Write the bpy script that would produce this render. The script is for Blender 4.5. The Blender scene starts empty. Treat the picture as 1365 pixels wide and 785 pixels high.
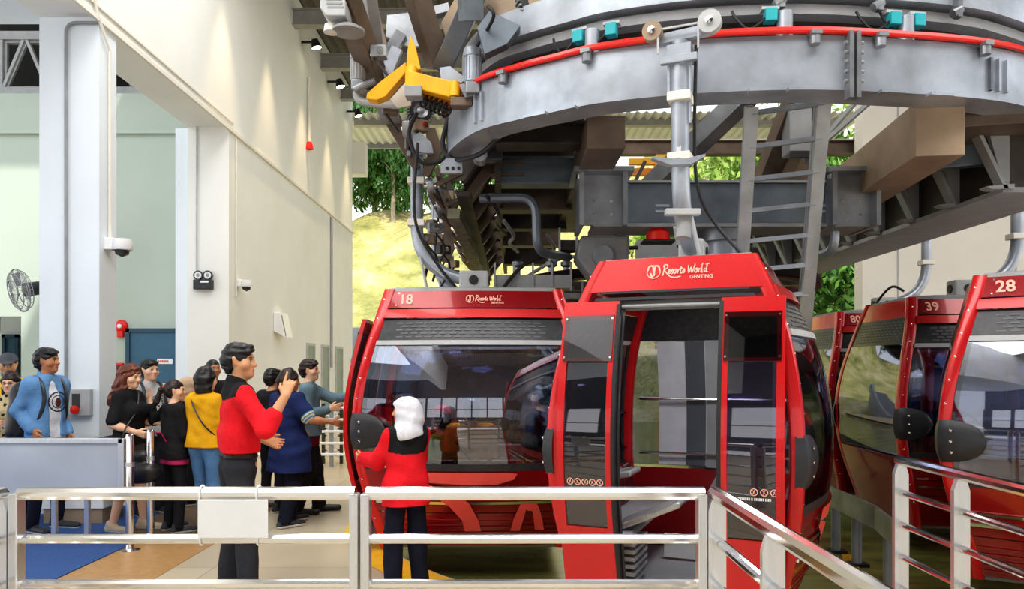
import bpy, math, random
import numpy as np
from mathutils import Vector, Matrix, Euler
random.seed(7); np.random.seed(7)
SC = bpy.context.scene
COL = SC.collection
PI = math.pi
H = 1.6                      # eye height; photo horizon y=490, vanishing point x=685, focal 1000 px
def P(px, py, d): return Vector(((px-685)/1000*d, d, H+(490-py)/1000*d))
def PX(px, d): return (px-685)/1000*d
def PZ(py, d): return H+(490-py)/1000*d
def lerp(a, b, t): return a+(b-a)*t

# ------------------------------------------------------------------ materials
MATS = {}
def _n(nt, typ, **kw):
    n = nt.nodes.new(typ)
    for k, v in kw.items(): setattr(n, k, v)
    return n
def mat(name, col, rough=.5, metal=0, var=.12, scale=6, bump=0, bscale=60, emit=0, spec=.5, coat=0, stretch=None):
    if name in MATS: return MATS[name]
    m = bpy.data.materials.new(name); m.use_nodes = True
    nt = m.node_tree; b = nt.nodes['Principled BSDF']
    b.inputs['Roughness'].default_value = rough; b.inputs['Metallic'].default_value = metal
    b.inputs['Specular IOR Level'].default_value = spec
    if coat: b.inputs['Coat Weight'].default_value = coat; b.inputs['Coat Roughness'].default_value = .05
    tc = _n(nt, 'ShaderNodeTexCoord'); src = tc.outputs['Object']
    if stretch:
        mp = _n(nt, 'ShaderNodeMapping'); mp.inputs['Scale'].default_value = stretch
        nt.links.new(src, mp.inputs[0]); src = mp.outputs[0]
    no = _n(nt, 'ShaderNodeTexNoise'); no.inputs['Scale'].default_value = scale; no.inputs['Detail'].default_value = 5
    nt.links.new(src, no.inputs['Vector'])
    cr = _n(nt, 'ShaderNodeValToRGB')
    c = np.array(col[:3])
    lo = tuple(np.clip(c*(1-var), 0, 1)); hi = tuple(np.clip(c*(1+var), 0, 1))
    cr.color_ramp.elements[0].position = .3; cr.color_ramp.elements[1].position = .7
    cr.color_ramp.elements[0].color = (*lo, 1); cr.color_ramp.elements[1].color = (*hi, 1)
    nt.links.new(no.outputs['Fac'], cr.inputs[0]); nt.links.new(cr.outputs[0], b.inputs['Base Color'])
    if emit:
        nt.links.new(cr.outputs[0], b.inputs['Emission Color']); b.inputs['Emission Strength'].default_value = emit
    if bump:
        n2 = _n(nt, 'ShaderNodeTexNoise'); n2.inputs['Scale'].default_value = bscale; n2.inputs['Detail'].default_value = 3
        nt.links.new(src, n2.inputs['Vector'])
        bp = _n(nt, 'ShaderNodeBump'); bp.inputs['Strength'].default_value = bump; bp.inputs['Distance'].default_value = .01
        nt.links.new(n2.outputs['Fac'], bp.inputs['Height']); nt.links.new(bp.outputs[0], b.inputs['Normal'])
    MATS[name] = m; return m
def srgb(r, g, b):
    f = lambda c: (c/255/12.92 if c/255 <= .04045 else ((c/255+.055)/1.055)**2.4)
    return (f(r), f(g), f(b))
def glass(name, tint, refl=.25, rough=.02):
    if name in MATS: return MATS[name]
    m = bpy.data.materials.new(name); m.use_nodes = True; nt = m.node_tree
    nt.nodes.remove(nt.nodes['Principled BSDF']); out = nt.nodes['Material Output']
    tr = _n(nt, 'ShaderNodeBsdfTransparent'); tr.inputs[0].default_value = (*tint, 1)
    gl = _n(nt, 'ShaderNodeBsdfGlossy'); gl.inputs['Roughness'].default_value = rough; gl.inputs[0].default_value = (.9, .93, 1, 1)
    lw = _n(nt, 'ShaderNodeLayerWeight'); lw.inputs['Blend'].default_value = .35
    mr = _n(nt, 'ShaderNodeMapRange'); mr.inputs['To Min'].default_value = refl; mr.inputs['To Max'].default_value = .95
    nt.links.new(lw.outputs['Fresnel'], mr.inputs['Value'])
    mx = _n(nt, 'ShaderNodeMixShader')
    nt.links.new(mr.outputs[0], mx.inputs[0]); nt.links.new(tr.outputs[0], mx.inputs[1]); nt.links.new(gl.outputs[0], mx.inputs[2])
    nt.links.new(mx.outputs[0], out.inputs[0]); MATS[name] = m; return m
def vcol_mat(name, rough=.55, sss=0):
    if name in MATS: return MATS[name]
    m = bpy.data.materials.new(name); m.use_nodes = True; nt = m.node_tree; b = nt.nodes['Principled BSDF']
    a = _n(nt, 'ShaderNodeAttribute'); a.attribute_name = 'tone'
    nt.links.new(a.outputs['Color'], b.inputs['Base Color']); b.inputs['Roughness'].default_value = rough
    b.inputs['Specular IOR Level'].default_value = .35
    MATS[name] = m; return m

M_WALL = mat('white painted wall', (.84, .84, .81), .7, var=.03, scale=1.2, bump=.05, bscale=30)
M_WALLB = mat('cool white wall', (.80, .86, .92), .7, var=.03, scale=1.2)
M_GREEN = mat('pale green wall', (.50, .57, .50), .7, var=.04, scale=.8)
M_STEEL = mat('galvanised steel', (.30, .315, .34), .36, .6, var=.3, scale=4, bump=.05, bscale=40)
M_STEELL = mat('light galvanised steel', (.40, .435, .495), .34, .45, var=.24, scale=3.5, bump=.04, bscale=30)
M_BLUESTEEL = mat('blue grey steel', (.17, .20, .235), .36, .5, var=.2, scale=4)
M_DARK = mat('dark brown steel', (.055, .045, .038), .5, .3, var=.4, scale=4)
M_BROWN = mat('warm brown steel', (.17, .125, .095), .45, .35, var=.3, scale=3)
M_TAN = mat('tan steel', (.34, .255, .18), .55, .15, var=.2, scale=3)
M_BLACK = mat('black rubber', (.02, .02, .022), .5, var=.2, scale=8)
M_BLKPL = mat('black plastic', (.035, .037, .042), .38, var=.2, scale=8)
M_CHROME = mat('polished stainless', (.80, .79, .77), .14, 1, var=.05, scale=3)
M_BRUSH = mat('brushed stainless', (.74, .75, .77), .32, .85, var=.06, scale=30, stretch=(1, 1, .1))
M_RED = mat('cabin red paint', srgb(204, 26, 32), .28, .15, var=.06, scale=2, coat=.5)
M_REDD = mat('deep red panel', srgb(150, 16, 26), .25, .25, var=.1, scale=2, coat=.6)
M_REDL = mat('light red lettering', srgb(240, 92, 84), .35, var=.05)
M_PINKT = mat('pale red lettering', srgb(252, 186, 168), .4, var=.05, emit=.05)  # faint emission added to lift the lettering, which is no lamp
M_REDC = mat('bright red cable', srgb(226, 36, 24), .35, var=.08)
M_WHITE = mat('white plastic', (.86, .87, .88), .4, var=.03)
M_CREAM = mat('cream panel wall', (.80, .77, .70), .7, var=.04, scale=1)
M_YEL = mat('yellow paint', srgb(240, 178, 20), .4, var=.15, scale=5)
M_TEAL = mat('teal sensor', srgb(40, 170, 180), .4, var=.1)
M_BLUE = mat('blue carpet', srgb(52, 84, 138), .95, var=.18, scale=60, bump=.3, bscale=300)
M_DOOR = mat('blue door paint', srgb(62, 104, 130), .5, var=.05)
M_DGLASS = glass('tinted cabin glass', (.66, .69, .80), .10)
M_CGLASS = glass('dark door glass', (.38, .34, .38), .09)
M_LGLASS = glass('clear glass', (.75, .78, .8), .08)
M_FROST = mat('frosted panel', (.50, .54, .60), .3, .35, var=.08, scale=2)
M_GREY = mat('mid grey paint', (.30, .31, .32), .5, var=.1)
M_LGREY = mat('light grey paint', (.46, .47, .48), .45, var=.1)
M_INT = mat('cabin interior grey', (.34, .345, .36), .5, var=.1)
M_SEATM = mat('silver seat mesh', (.52, .54, .55), .35, .6, var=.15, scale=40)

# ------------------------------------------------------------------ mesh builder
class MB:
    def __init__(s): s.v = []; s.f = []; s.mi = []; s.cur = 0
    def add(s, vs, fs):
        o = len(s.v); s.v += [tuple(v) for v in vs]; s.f += [tuple(i+o for i in f) for f in fs]; s.mi += [s.cur]*len(fs); return s
    def box(s, x0, x1, y0, y1, z0, z1):
        vs = [(x, y, z) for z in (z0, z1) for y in (y0, y1) for x in (x0, x1)]
        return s.add(vs, [(0, 2, 3, 1), (4, 5, 7, 6), (0, 1, 5, 4), (2, 6, 7, 3), (0, 4, 6, 2), (1, 3, 7, 5)])
    def beam(s, p, q, w, h, up=(0, 0, 1)):
        p = Vector(p); q = Vector(q); t = (q-p).normalized(); up = Vector(up)
        if abs(t.dot(up)) > .98: up = Vector((0, 1, 0))
        r = t.cross(up).normalized(); u = r.cross(t)
        vs = [c+r*a*w/2+u*b*h/2 for c in (p, q) for a, b in ((-1, -1), (1, -1), (1, 1), (-1, 1))]
        return s.add(vs, [(3, 2, 1, 0), (4, 5, 6, 7), (0, 1, 5, 4), (1, 2, 6, 5), (2, 3, 7, 6), (3, 0, 4, 7)])
    def ibeam(s, p, q, w, h, t=.02):
        p = Vector(p); q = Vector(q); z = Vector((0, 0, h/2-t/2))
        s.beam(p+z, q+z, w, t); s.beam(p-z, q-z, w, t); return s.beam(p, q, t, h-2*t)
    def tube(s, pts, r, n=10, cap=True):
        pts = [Vector(p) for p in pts]; k = len(pts); rs = r if isinstance(r, (list, tuple)) else [r]*k
        tans = [(pts[min(i+1, k-1)]-pts[max(i-1, 0)]).normalized() for i in range(k)]
        t0 = tans[0]; u = Vector((0, 0, 1)) if abs(t0.z) < .9 else Vector((1, 0, 0))
        vs = []; fs = []
        for i in range(k):
            t = tans[i]; u = (u-t*u.dot(t)).normalized(); b = t.cross(u)
            for j in range(n):
                a = 2*PI*j/n; vs.append(pts[i]+(u*math.cos(a)+b*math.sin(a))*rs[i])
        for i in range(k-1):
            for j in range(n):
                a = i*n+j; c = i*n+(j+1) % n; fs.append((a, c, c+n, a+n))
        if cap: fs.append(tuple(range(n-1, -1, -1))); fs.append(tuple(range((k-1)*n, k*n)))
        return s.add(vs, fs)
    def cyl(s, p, q, r, n=16): return s.tube([p, q], r, n)
    def prism(s, poly, axis, a, b):     # poly in the other two axes (cyclic xyz order x:yz y:xz z:xy)
        n = len(poly); vs = []
        for w in (a, b):
            for (u, v) in poly:
                vs.append({'x': (w, u, v), 'y': (u, w, v), 'z': (u, v, w)}[axis])
        return s.add(vs, [tuple(range(n-1, -1, -1)), tuple(range(n, 2*n))]+[(i, (i+1) % n, n+(i+1) % n, n+i) for i in range(n)])
    def lathe(s, prof, origin=(0, 0, 0), axis=(0, 0, 1), n=24):
        ax = Vector(axis).normalized(); o = Vector(origin)
        u = ax.orthogonal().normalized(); b = ax.cross(u); vs = []; fs = []
        for (r, z) in prof:
            for j in range(n):
                a = 2*PI*j/n; vs.append(o+ax*z+(u*math.cos(a)+b*math.sin(a))*max(r, 1e-4))
        for i in range(len(prof)-1):
            for j in range(n):
                a = i*n+j; c = i*n+(j+1) % n; fs.append((a, c, c+n, a+n))
        return s.add(vs, fs)
    def sweep(s, path, sec, closed=False):   # path list of (x,y) ; sec list of (offset outward(-normal dir), z): plan sweep
        k = len(path); n = len(sec); vs = []; fs = []
        for i in range(k):
            a = Vector(path[max(i-1, 0)]); b = Vector(path[min(i+1, k-1)]); t = (b-a).normalized(); nr = Vector((t.y, -t.x))
            for (o, z) in sec: q = Vector(path[i])+nr*o; vs.append((q.x, q.y, z))
        for i in range(k-1):
            for j in range(n): a = i*n+j; c = i*n+(j+1) % n; fs.append((a, c, c+n, a+n))
        fs.append(tuple(range(n-1, -1, -1))); fs.append(tuple(range((k-1)*n, k*n)))
        return s.add(vs, fs)
    def build(s, name, m=None, parent=None, smooth=False, bevel=0, loc=None):
        me = bpy.data.meshes.new(name); me.from_pydata(s.v, [], s.f)
        ms = m if isinstance(m, (list, tuple)) else [m]
        for x in ms: me.materials.append(x)
        if any(s.mi): me.polygons.foreach_set('material_index', s.mi)
        me.update()
        o = bpy.data.objects.new(name, me); COL.objects.link(o)
        if parent is not None: o.parent = parent
        if loc: o.location = loc
        if smooth: smooth_obj(o)
        if bevel:
            b = o.modifiers.new('bevel', 'BEVEL'); b.width = bevel; b.segments = 2; b.limit_method = 'ANGLE'; b.angle_limit = .6
        return o
def smooth_obj(o, ang=.6):
    me = o.data
    me.polygons.foreach_set('use_smooth', [True]*len(me.polygons))
    try: me.set_sharp_from_angle(angle=ang)
    except Exception: pass
def tag(o, label, cat, group=None, kind=None):
    o['label'] = label; o['category'] = cat
    if group: o['group'] = group
    if kind: o['kind'] = kind
    return o
def thing(name, label, cat, loc=(0, 0, 0), rz=0, group=None):
    o = bpy.data.objects.new(name, None); COL.objects.link(o); o.location = loc; o.rotation_euler = (0, 0, rz); o.empty_display_size = .1
    return tag(o, label, cat, group)
def struct(o): o['kind'] = 'structure'; return o
def copy_tree(o, parent=None):
    c = o.copy(); COL.objects.link(c)
    if parent is not None: c.parent = parent
    for ch in list(o.children): copy_tree(ch, c)
    return c
def spline(pts, n=8):
    pts = [Vector(p) for p in pts]; out = []
    for i in range(len(pts)-1):
        p0 = pts[max(i-1, 0)]; p1 = pts[i]; p2 = pts[i+1]; p3 = pts[min(i+2, len(pts)-1)]
        for j in range(n):
            t = j/n; out.append(.5*((2*p1)+(p2-p0)*t+(2*p0-5*p1+4*p2-p3)*t*t+(3*p1-p0-3*p2+p3)*t**3))
    out.append(pts[-1]); return out
def arc_path(pts, r, n=6):      # polyline with rounded corners
    pts = [Vector(p) for p in pts]; out = [pts[0]]
    for i in range(1, len(pts)-1):
        a, b, c = pts[i-1:i+2]; u = (a-b).normalized(); w = (c-b).normalized(); p = b+u*r; q = b+w*r
        for j in range(n+1):
            t = j/n; out.append(p*(1-t)**2+b*2*t*(1-t)+q*t*t)
    out.append(pts[-1]); return out
def text2d(txt, size, bold=.0, shear=0, align='LEFT'):
    cu = bpy.data.curves.new('t', 'FONT'); cu.body = txt; cu.size = size; cu.offset = bold; cu.shear = shear; cu.align_x = align; cu.resolution_u = 3
    o = bpy.data.objects.new('t', cu); COL.objects.link(o); bpy.context.view_layer.update()
    me = bpy.data.meshes.new_from_object(o.evaluated_get(bpy.context.evaluated_depsgraph_get()))
    vs = [(v.co.x, v.co.y) for v in me.vertices]; fs = [tuple(p.vertices) for p in me.polygons]
    bpy.data.objects.remove(o); bpy.data.curves.remove(cu); bpy.data.meshes.remove(me)
    return vs, fs
def ribbon2d(pts, w):
    pts = [Vector((p[0], p[1])) for p in pts]; k = len(pts); vs = []; fs = []
    for i in range(k):
        t = (pts[min(i+1, k-1)]-pts[max(i-1, 0)]); t = t.normalized() if t.length > 1e-9 else Vector((1, 0)); n = Vector((-t.y, t.x))
        ww = w*(.55 if i in (0, k-1) else 1)
        vs += [tuple(pts[i]-n*ww/2), tuple(pts[i]+n*ww/2)]
        if i: a = 2*i; fs.append((a-2, a, a+1, a-1))
    return vs, fs
def dashes2d(n, w, h, seed):      # small unreadable lettering seen only as a row of marks
    r = random.Random(seed); vs = []; fs = []; x = 0
    for i in range(n):
        a = w*r.uniform(.6, 1.1); o = len(vs); vs += [(x, 0), (x+a, 0), (x+a, h), (x, h)]; fs.append((o, o+1, o+2, o+3)); x += a+w*(.3 if r.random() < .75 else .9)
    return vs, fs
def disc2d(cx, cy, r, n=28): return [(cx+r*math.cos(2*PI*i/n), cy+r*math.sin(2*PI*i/n)) for i in range(n)], [tuple(range(n))]
def ring2d(cx, cy, r, w, n=24):
    vs = []; fs = []
    for i in range(n):
        a = 2*PI*i/n; vs += [(cx+(r-w)*math.cos(a), cy+(r-w)*math.sin(a)), (cx+r*math.cos(a), cy+r*math.sin(a))]
    for i in range(n): a = 2*i; b = 2*((i+1) % n); fs.append((a, a+1, b+1, b))
    return vs, fs
# ------------------------------------------------------------------ camera, light, world
cam = bpy.data.cameras.new('camera'); co = bpy.data.objects.new('camera', cam); COL.objects.link(co)
co.location = (0, 0, H); co.rotation_euler = (PI/2, 0, 0)
cam.sensor_width = 36; cam.lens = 36*1000/1365; cam.shift_x = -2.5/1365; cam.shift_y = 97.5/1365; cam.clip_end = 300
SC.camera = co
w = bpy.data.worlds.new('sky'); SC.world = w; w.use_nodes = True; nt = w.node_tree
bg = nt.nodes['Background']; tc = _n(nt, 'ShaderNodeTexCoord'); sp = _n(nt, 'ShaderNodeSeparateXYZ'); cr = _n(nt, 'ShaderNodeValToRGB')
nt.links.new(tc.outputs['Generated'], sp.inputs[0]); nt.links.new(sp.outputs['Z'], cr.inputs[0])
cr.color_ramp.elements[0].color = (1, .97, .92, 1); cr.color_ramp.elements[1].color = (.82, .91, 1, 1); cr.color_ramp.elements[1].position = .6
nt.links.new(cr.outputs[0], bg.inputs[0]); bg.inputs[1].default_value = 1.3
SC.view_settings.view_transform = 'Standard'; SC.view_settings.look = 'Medium High Contrast'; SC.view_settings.exposure = .24
sun = bpy.data.lights.new('sun', 'SUN'); so = bpy.data.objects.new('sun', sun); COL.objects.link(so)
sun.energy = 2.6; sun.angle = .02; sun.color = (1, .96, .85); so.rotation_euler = (math.radians(38), math.radians(22), 0); so.location = (3, -10, 30)
def area(x, y, z, sx, sy, e, col=(1, .98, .95), rot=(0, 0, 0)):
    l = bpy.data.lights.new('fill area light', 'AREA'); l.shape = 'RECTANGLE'; l.size = sx; l.size_y = sy; l.energy = e; l.color = col
    o = bpy.data.objects.new('fill area light', l); COL.objects.link(o); o.location = (x, y, z); o.rotation_euler = rot; return o
area(0, .5, 8.4, 9, 4, 520); area(-2.6, 7, 8.4, 2.0, 8, 230); area(2.5, 15, 8.3, 6, 5, 120); area(-7, 10.2, 6.2, 3, 2, 16, (.92, .97, 1)); area(-5.5, 3.0, 5.2, 3, 3, 70, (.9, .96, 1), (math.radians(25), 0, 0)); area(6, 3, 8.4, 4, 5, 240)  # unseen fill lights added to brighten the hall, queue room and pillar

# ------------------------------------------------------------------ setting: floor, pit, walls, roof
CX, CY, RE = 2.0, 8.0, 3.38      # turn-round loop: centre and platform-edge radius
def edge_pts(r, n=40):
    a = [(CX-r, 26.0)]
    for i in range(n+1):
        t = PI+PI*i/n; a.append((CX+r*math.cos(t), CY+r*math.sin(t)))
    a.append((CX+r, 26.0)); return a
E = edge_pts(RE)
mb = MB()
# platform top: strip between outer boundary and edge
outer = []
for (x, y) in E:
    dx, dy = x-CX, y-CY
    if y > CY+.01: outer.append((-14 if x < CX else 18, y))
    else:
        k = min((16/abs(dx)) if abs(dx) > 1e-6 else 1e9, (12/abs(dy)) if abs(dy) > 1e-6 else 1e9); outer.append((CX+dx*k, CY+dy*k))
vs = []; fs = []
for i, (a, b) in enumerate(zip(E, outer)):
    vs += [(a[0], a[1], 0), (b[0], b[1], 0), (a[0], a[1], -.4)]
    if i: j = 3*i; fs += [(j-3, j-2, j+1, j), (j-1, j-3, j, j+2)]
mb.add(vs, fs)
def floor_mat():
    m = bpy.data.materials.new('stone platform floor'); m.use_nodes = True; nt = m.node_tree; b = nt.nodes['Principled BSDF']
    tc = _n(nt, 'ShaderNodeTexCoord')
    br = _n(nt, 'ShaderNodeTexBrick'); br.offset = 0; br.inputs['Scale'].default_value = 1.0
    br.inputs['Color1'].default_value = (*srgb(208, 196, 172), 1); br.inputs['Color2'].default_value = (*srgb(198, 184, 158), 1); br.inputs['Mortar'].default_value = (*srgb(168, 152, 124), 1)
    br.inputs['Mortar Size'].default_value = .006; br.inputs['Brick Width'].default_value = 1.2; br.inputs['Row Height'].default_value = 1.2
    no = _n(nt, 'ShaderNodeTexNoise'); no.inputs['Scale'].default_value = 90; no.inputs['Detail'].default_value = 4
    mx = _n(nt, 'ShaderNodeMixRGB', blend_type='MULTIPLY'); mx.inputs[0].default_value = .22
    nt.links.new(tc.outputs['Object'], br.inputs['Vector']); nt.links.new(tc.outputs['Object'], no.inputs['Vector'])
    nt.links.new(br.outputs[0], mx.inputs[1]); nt.links.new(no.outputs['Fac'], mx.inputs[2]); nt.links.new(mx.outputs[0], b.inputs['Base Color'])
    b.inputs['Roughness'].default_value = .32; return m
struct(mb.build('floor', floor_mat()))
M_TANF = mat('tan floor band', srgb(176, 138, 92), .4, var=.1, scale=14)
M_WOODF = mat('dark brown mat', srgb(104, 84, 66), .6, var=.25, scale=6, stretch=(1, 12, 1))
M_PIT = mat('olive pit floor', srgb(132, 132, 72), .22, .1, var=.45, scale=1.6, stretch=(.7, 2.2, 1))
struct(MB().box(-3.45, -2.72, .5, 9.6, .0, .004).build('floor_band', M_TANF))
tag(MB().prism([(-9.5, .4), (-3.45, .4), (-3.45, 6.9), (-3.75, 7.3), (-3.95, 8.6), (-9.5, 8.6)], 'z', .001, .012).build('carpet', M_BLUE), 'blue carpet laid on the queue floor at the left', 'carpet')
tag(MB().prism([(-3.44, 7.0), (-2.8, 7.0), (-2.8, 9.6), (-3.9, 9.6), (-3.93, 8.65), (-3.73, 7.32)], 'z', .001, .010).build('floor_mat', M_WOODF), 'dark brown ribbed mat beside the blue carpet under the queue', 'mat')
st = MB()
pa = edge_pts(RE+.02); pb = edge_pts(RE+.33); vs = []; fs = []
for i, (a, b) in enumerate(zip(pa, pb)):
    vs += [(a[0], a[1], .004), (b[0], b[1], .004)]
    if i: j = 2*i; fs.append((j-2, j-1, j+1, j))
st.add(vs, fs); struct(st.build('floor_stripe', mat('yellow edge stripe', srgb(236, 182, 44), .5, var=.1, scale=10)))
struct(MB().box(-1.5, 5.5, 4.4, 26, -.3, -.25).build('floor_pit', M_PIT))
tag(MB().sweep(edge_pts(RE-.005), [(0, -.16), (.05, -.16), (.05, -.01), (0, -.01)]).build('edge_bumper', M_BLACK), 'black rubber bumper strip round the platform edge', 'bumper strip')

# left wall X=-4.5
WX = -4.5
mb = MB()
mb.box(WX-.65, WX, -7, 20.9, 5.4, 9.3)          # upper wall band
mb.box(WX-.65, WX, 11.84, 20.9, 0, 5.4)          # lower wall beyond the opening
wl = struct(mb.build('wall_left', M_WALL))
struct(MB().box(WX-.65, WX, 8.14, 8.49, 0, 5.4).build('wall_left_pillar', M_WALLB))
struct(MB().box(-12, WX-.65, -3, 8.3, 5.4, 5.6).build('ceiling_queue', M_WALLB))
mb = MB(); mb.box(-12, -8.55, 12.3, 12.5, 0, 6.1); mb.box(-8.55, -8.08, 12.3, 12.5, 2.44, 6.1); mb.box(-8.08, WX-.65, 12.3, 12.5, 0, 6.1)
struct(mb.build('wall_back', M_GREEN))
struct(MB().box(-12, WX-.66, 12.22, 12.3, 5.42, 5.48).build('trim_1', M_GREEN))
struct(MB().box(-13, -7.4, 14.5, 14.6, 0, 3.4).build('wall_passage', M_WALL))
# vertical sheet joints on the wall end face and back wall
struct(MB().box(-5.37, -5.16, 11.9, 12.3, 0, 5.4).build('trim_2', M_WALLB))
# conduit ledge line
c = MB(); c.beam((WX+.02, 1, 5.36), (WX+.02, 20.9, 5.36), .04, .05); c.beam((WX+.015, 1, 5.50), (WX+.015, 12, 5.50), .02, .02)
tag(c.build('cable_ledge', M_CREAM), 'thin cream cable ledge running along the left wall', 'ledge')
# roof
def corr(name, x0, x1, y0, y1, z, m, amp=.03, pitch=.25):
    n = int((x1-x0)/pitch*4); vs = []; fs = []
    for i in range(n+1):
        x = x0+(x1-x0)*i/n; zz = z+(amp if (i//2) % 2 else -amp); vs += [(x, y0, zz), (x, y1, zz)]
        if i: j = 2*i; fs.append((j-2, j, j+1, j-1))
    return MB().add(vs, fs).build(name, m)
M_ROOF = mat('grey corrugated roof', (.17, .155, .14), .6, .1, var=.15, scale=3)
M_ROOFL = mat('pale corrugated canopy', (.74, .74, .70), .6, var=.05, scale=3)
struct(corr('ceiling', -4.7, 15, -7, 21, 9.3, M_ROOF))
struct(corr('ceiling_canopy', -5.2, 10, 21, 24, 8.75, M_ROOFL))
struct(MB().box(-5.2, 10, 23.9, 24.0, 8.6, 8.8).build('trim_canopy', M_GREY))
struct(MB().box(WX-.4, -4.15, 20.9, 21.3, 7.0, 7.9).build('trim_4', M_WALL))
for i, y in enumerate((15.3, 17.5, 19.5, 21.6)):
    tag(MB().ibeam((-4.6, y, 8.72), (9.3, y, 8.72), .22, .34).build('roof_beam', mat('pale grey beam', (.42, .41, .39), .5, .2, var=.1)),
        ['grey roof beam across the hall nearest the viewer', 'second grey roof beam from the viewer across the hall', 'third grey roof beam from the viewer across the hall', 'farthest grey roof beam beside the pale canopy'][i], 'roof beam')
rw = MB(); rw.box(-13, 15, -7.3, -7, 0, 1.4); rw.box(-13, 15, -7.3, -7, 4.2, 9.4)
for i in range(15): rw.box(-13+2*i-.08, -13+2*i+.08, -7.3, -7, 1.4, 4.2)
rw.box(-13, 15, -7.2, -7.1, 2.5, 2.56); struct(rw.build('wall_rear_unseen', mat('rear reflection wall', (.07, .07, .08), .7, var=.1)))  # unseen wall with openings, added to shape reflections in the cabin glass
# queue room roof trusses, dark above
for i, y in enumerate((12.9, 14.2)):
    t = thing('roof_truss', ['pale steel lattice truss over the queue room, the nearer one', 'pale steel lattice truss over the queue room, the farther one'][i], 'truss', (0, y, 0))
    m = MB(); m.beam((-12, 0, 6.35+i*.5), (-5.2, 0, 6.35+i*.5), .1, .12); m.beam((-12, 0, 7.3+i*.5), (-5.2, 0, 7.3+i*.5), .1, .14)
    m.build('chord', M_LGREY, t)
    d = MB()
    for k in range(9):
        x = -12+k*.8; d.beam((x, 0, 6.35+i*.5), (x+.4, 0, 7.3+i*.5), .05, .05); d.beam((x+.8, 0, 6.35+i*.5), (x+.4, 0, 7.3+i*.5), .05, .05); d.beam((x, 0, 6.35+i*.5), (x, 0, 7.3+i*.5), .05, .06)
    d.build('lattice', M_LGREY, t)
struct(MB().box(-13, -4.7, 15.5, 15.7, 3, 10).build('wall_void_shade', mat('roof void shade', (.03, .03, .03), .9)))  # near-black sheet, shade of the open roof space put into its colour
struct(MB().box(-13, -5.15, 8.5, 15.6, 9.4, 9.5).build('ceiling_attic', M_DARK))
# back wall of hall on the right
mb = MB(); mb.box(6.04, 14, 13, 13.3, -.2, 6.6); struct(mb.build('wall_right', M_CREAM))
for i, x in enumerate((6.66, 8.7)): struct(MB().box(x-.012, x+.012, 12.985, 13, 0, 6.6).build('trim_panel_joint', M_LGREY))
# blue doors
def door(name, x0, x1, zt, y, sign):
    d = MB().box(x0, x1, y-.05, y, 0, zt).build(name, M_DOOR); struct(d)
    f = MB(); f.box(x0-.06, x0, y-.08, y, 0, zt+.06); f.box(x1, x1+.06, y-.08, y, 0, zt+.06); f.box(x0-.06, x1+.06, y-.08, y, zt, zt+.06)
    f.build('door_frame', mat('door frame blue', srgb(48, 82, 104), .5), d)
    MB().cyl((x0+.08, y-.05, 1.0), (x0+.08, y-.11, 1.0), .025).build('door_handle', M_CHROME, d)
    if sign:
        s = MB().box(x0+.45, x0+.70, y-.062, y-.052, 1.66, 1.745).build('door_sign', M_WHITE, d)
        vs, fs = dashes2d(7, .02, .035, 4); MB().add([(x0+.47+a, y-.0635, 1.685+b) for a, b in vs], fs).build('sign_text', M_REDC, s)
door('door_1', -6.27, -5.27, 2.18, 12.3, True)
door('door_2', -9.79, -9.6, 2.18, 14.5, False)
# slit windows in the left wall
for i, (a, b) in enumerate(((16.3, 16.85), (17.55, 18.15), (18.95, 19.6))):
    f = MB(); z0, z1 = .3, 2.08
    f.box(WX, WX+.03, a-.06, a, z0, z1); f.box(WX, WX+.03, b, b+.06, z0, z1); f.box(WX, WX+.03, a-.06, b+.06, z1, z1+.06); f.box(WX, WX+.03, a-.06, b+.06, z0-.06, z0)
    wn = struct(f.build('window_%d' % (i+1), M_LGREY)); MB().box(WX+.002, WX+.012, a, b, z0, z1).build('pane', mat('green grey pane', (.32, .38, .37), .5, .3, var=.1), wn)
# wall spotlights
for i, y in enumerate((11.6, 13.7, 15.9, 18.1, 20.2)):
    if i >= 2:
        t = thing('wall_spotlight', ['nearest lit spotlight at the top of the left wall', 'middle lit spotlight at the top of the left wall', 'farthest lit spotlight at the top of the left wall'][i-2], 'spotlight', (WX, y, 8.45))
        MB().beam((0, 0, .05), (.28, 0, .05), .04, .04).build('arm', M_BLACK, t); h = MB().lathe([(.001, .1), (.07, .1), (.11, -.08), (.10, -.08)], (.3, 0, 0), (-.25, 0, 1)).build('lamp_head', M_BLACK, t, True)
        MB().lathe([(.001, -.07), (.1, -.07)], (.3, 0, 0), (-.25, 0, 1)).build('lens', mat('lamp glow', (1, .86, .6), .4, emit=9), h)
    l = bpy.data.lights.new('wall wash', 'SPOT'); l.energy = 420; l.color = (1, .76, .45); l.spot_size = math.radians(50); l.spot_blend = .6; l.shadow_soft_size = .05
    o = bpy.data.objects.new('wall wash', l); COL.objects.link(o); o.location = (WX+.32, y, 8.3); o.rotation_euler = (0, math.radians(-9), 0)
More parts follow.
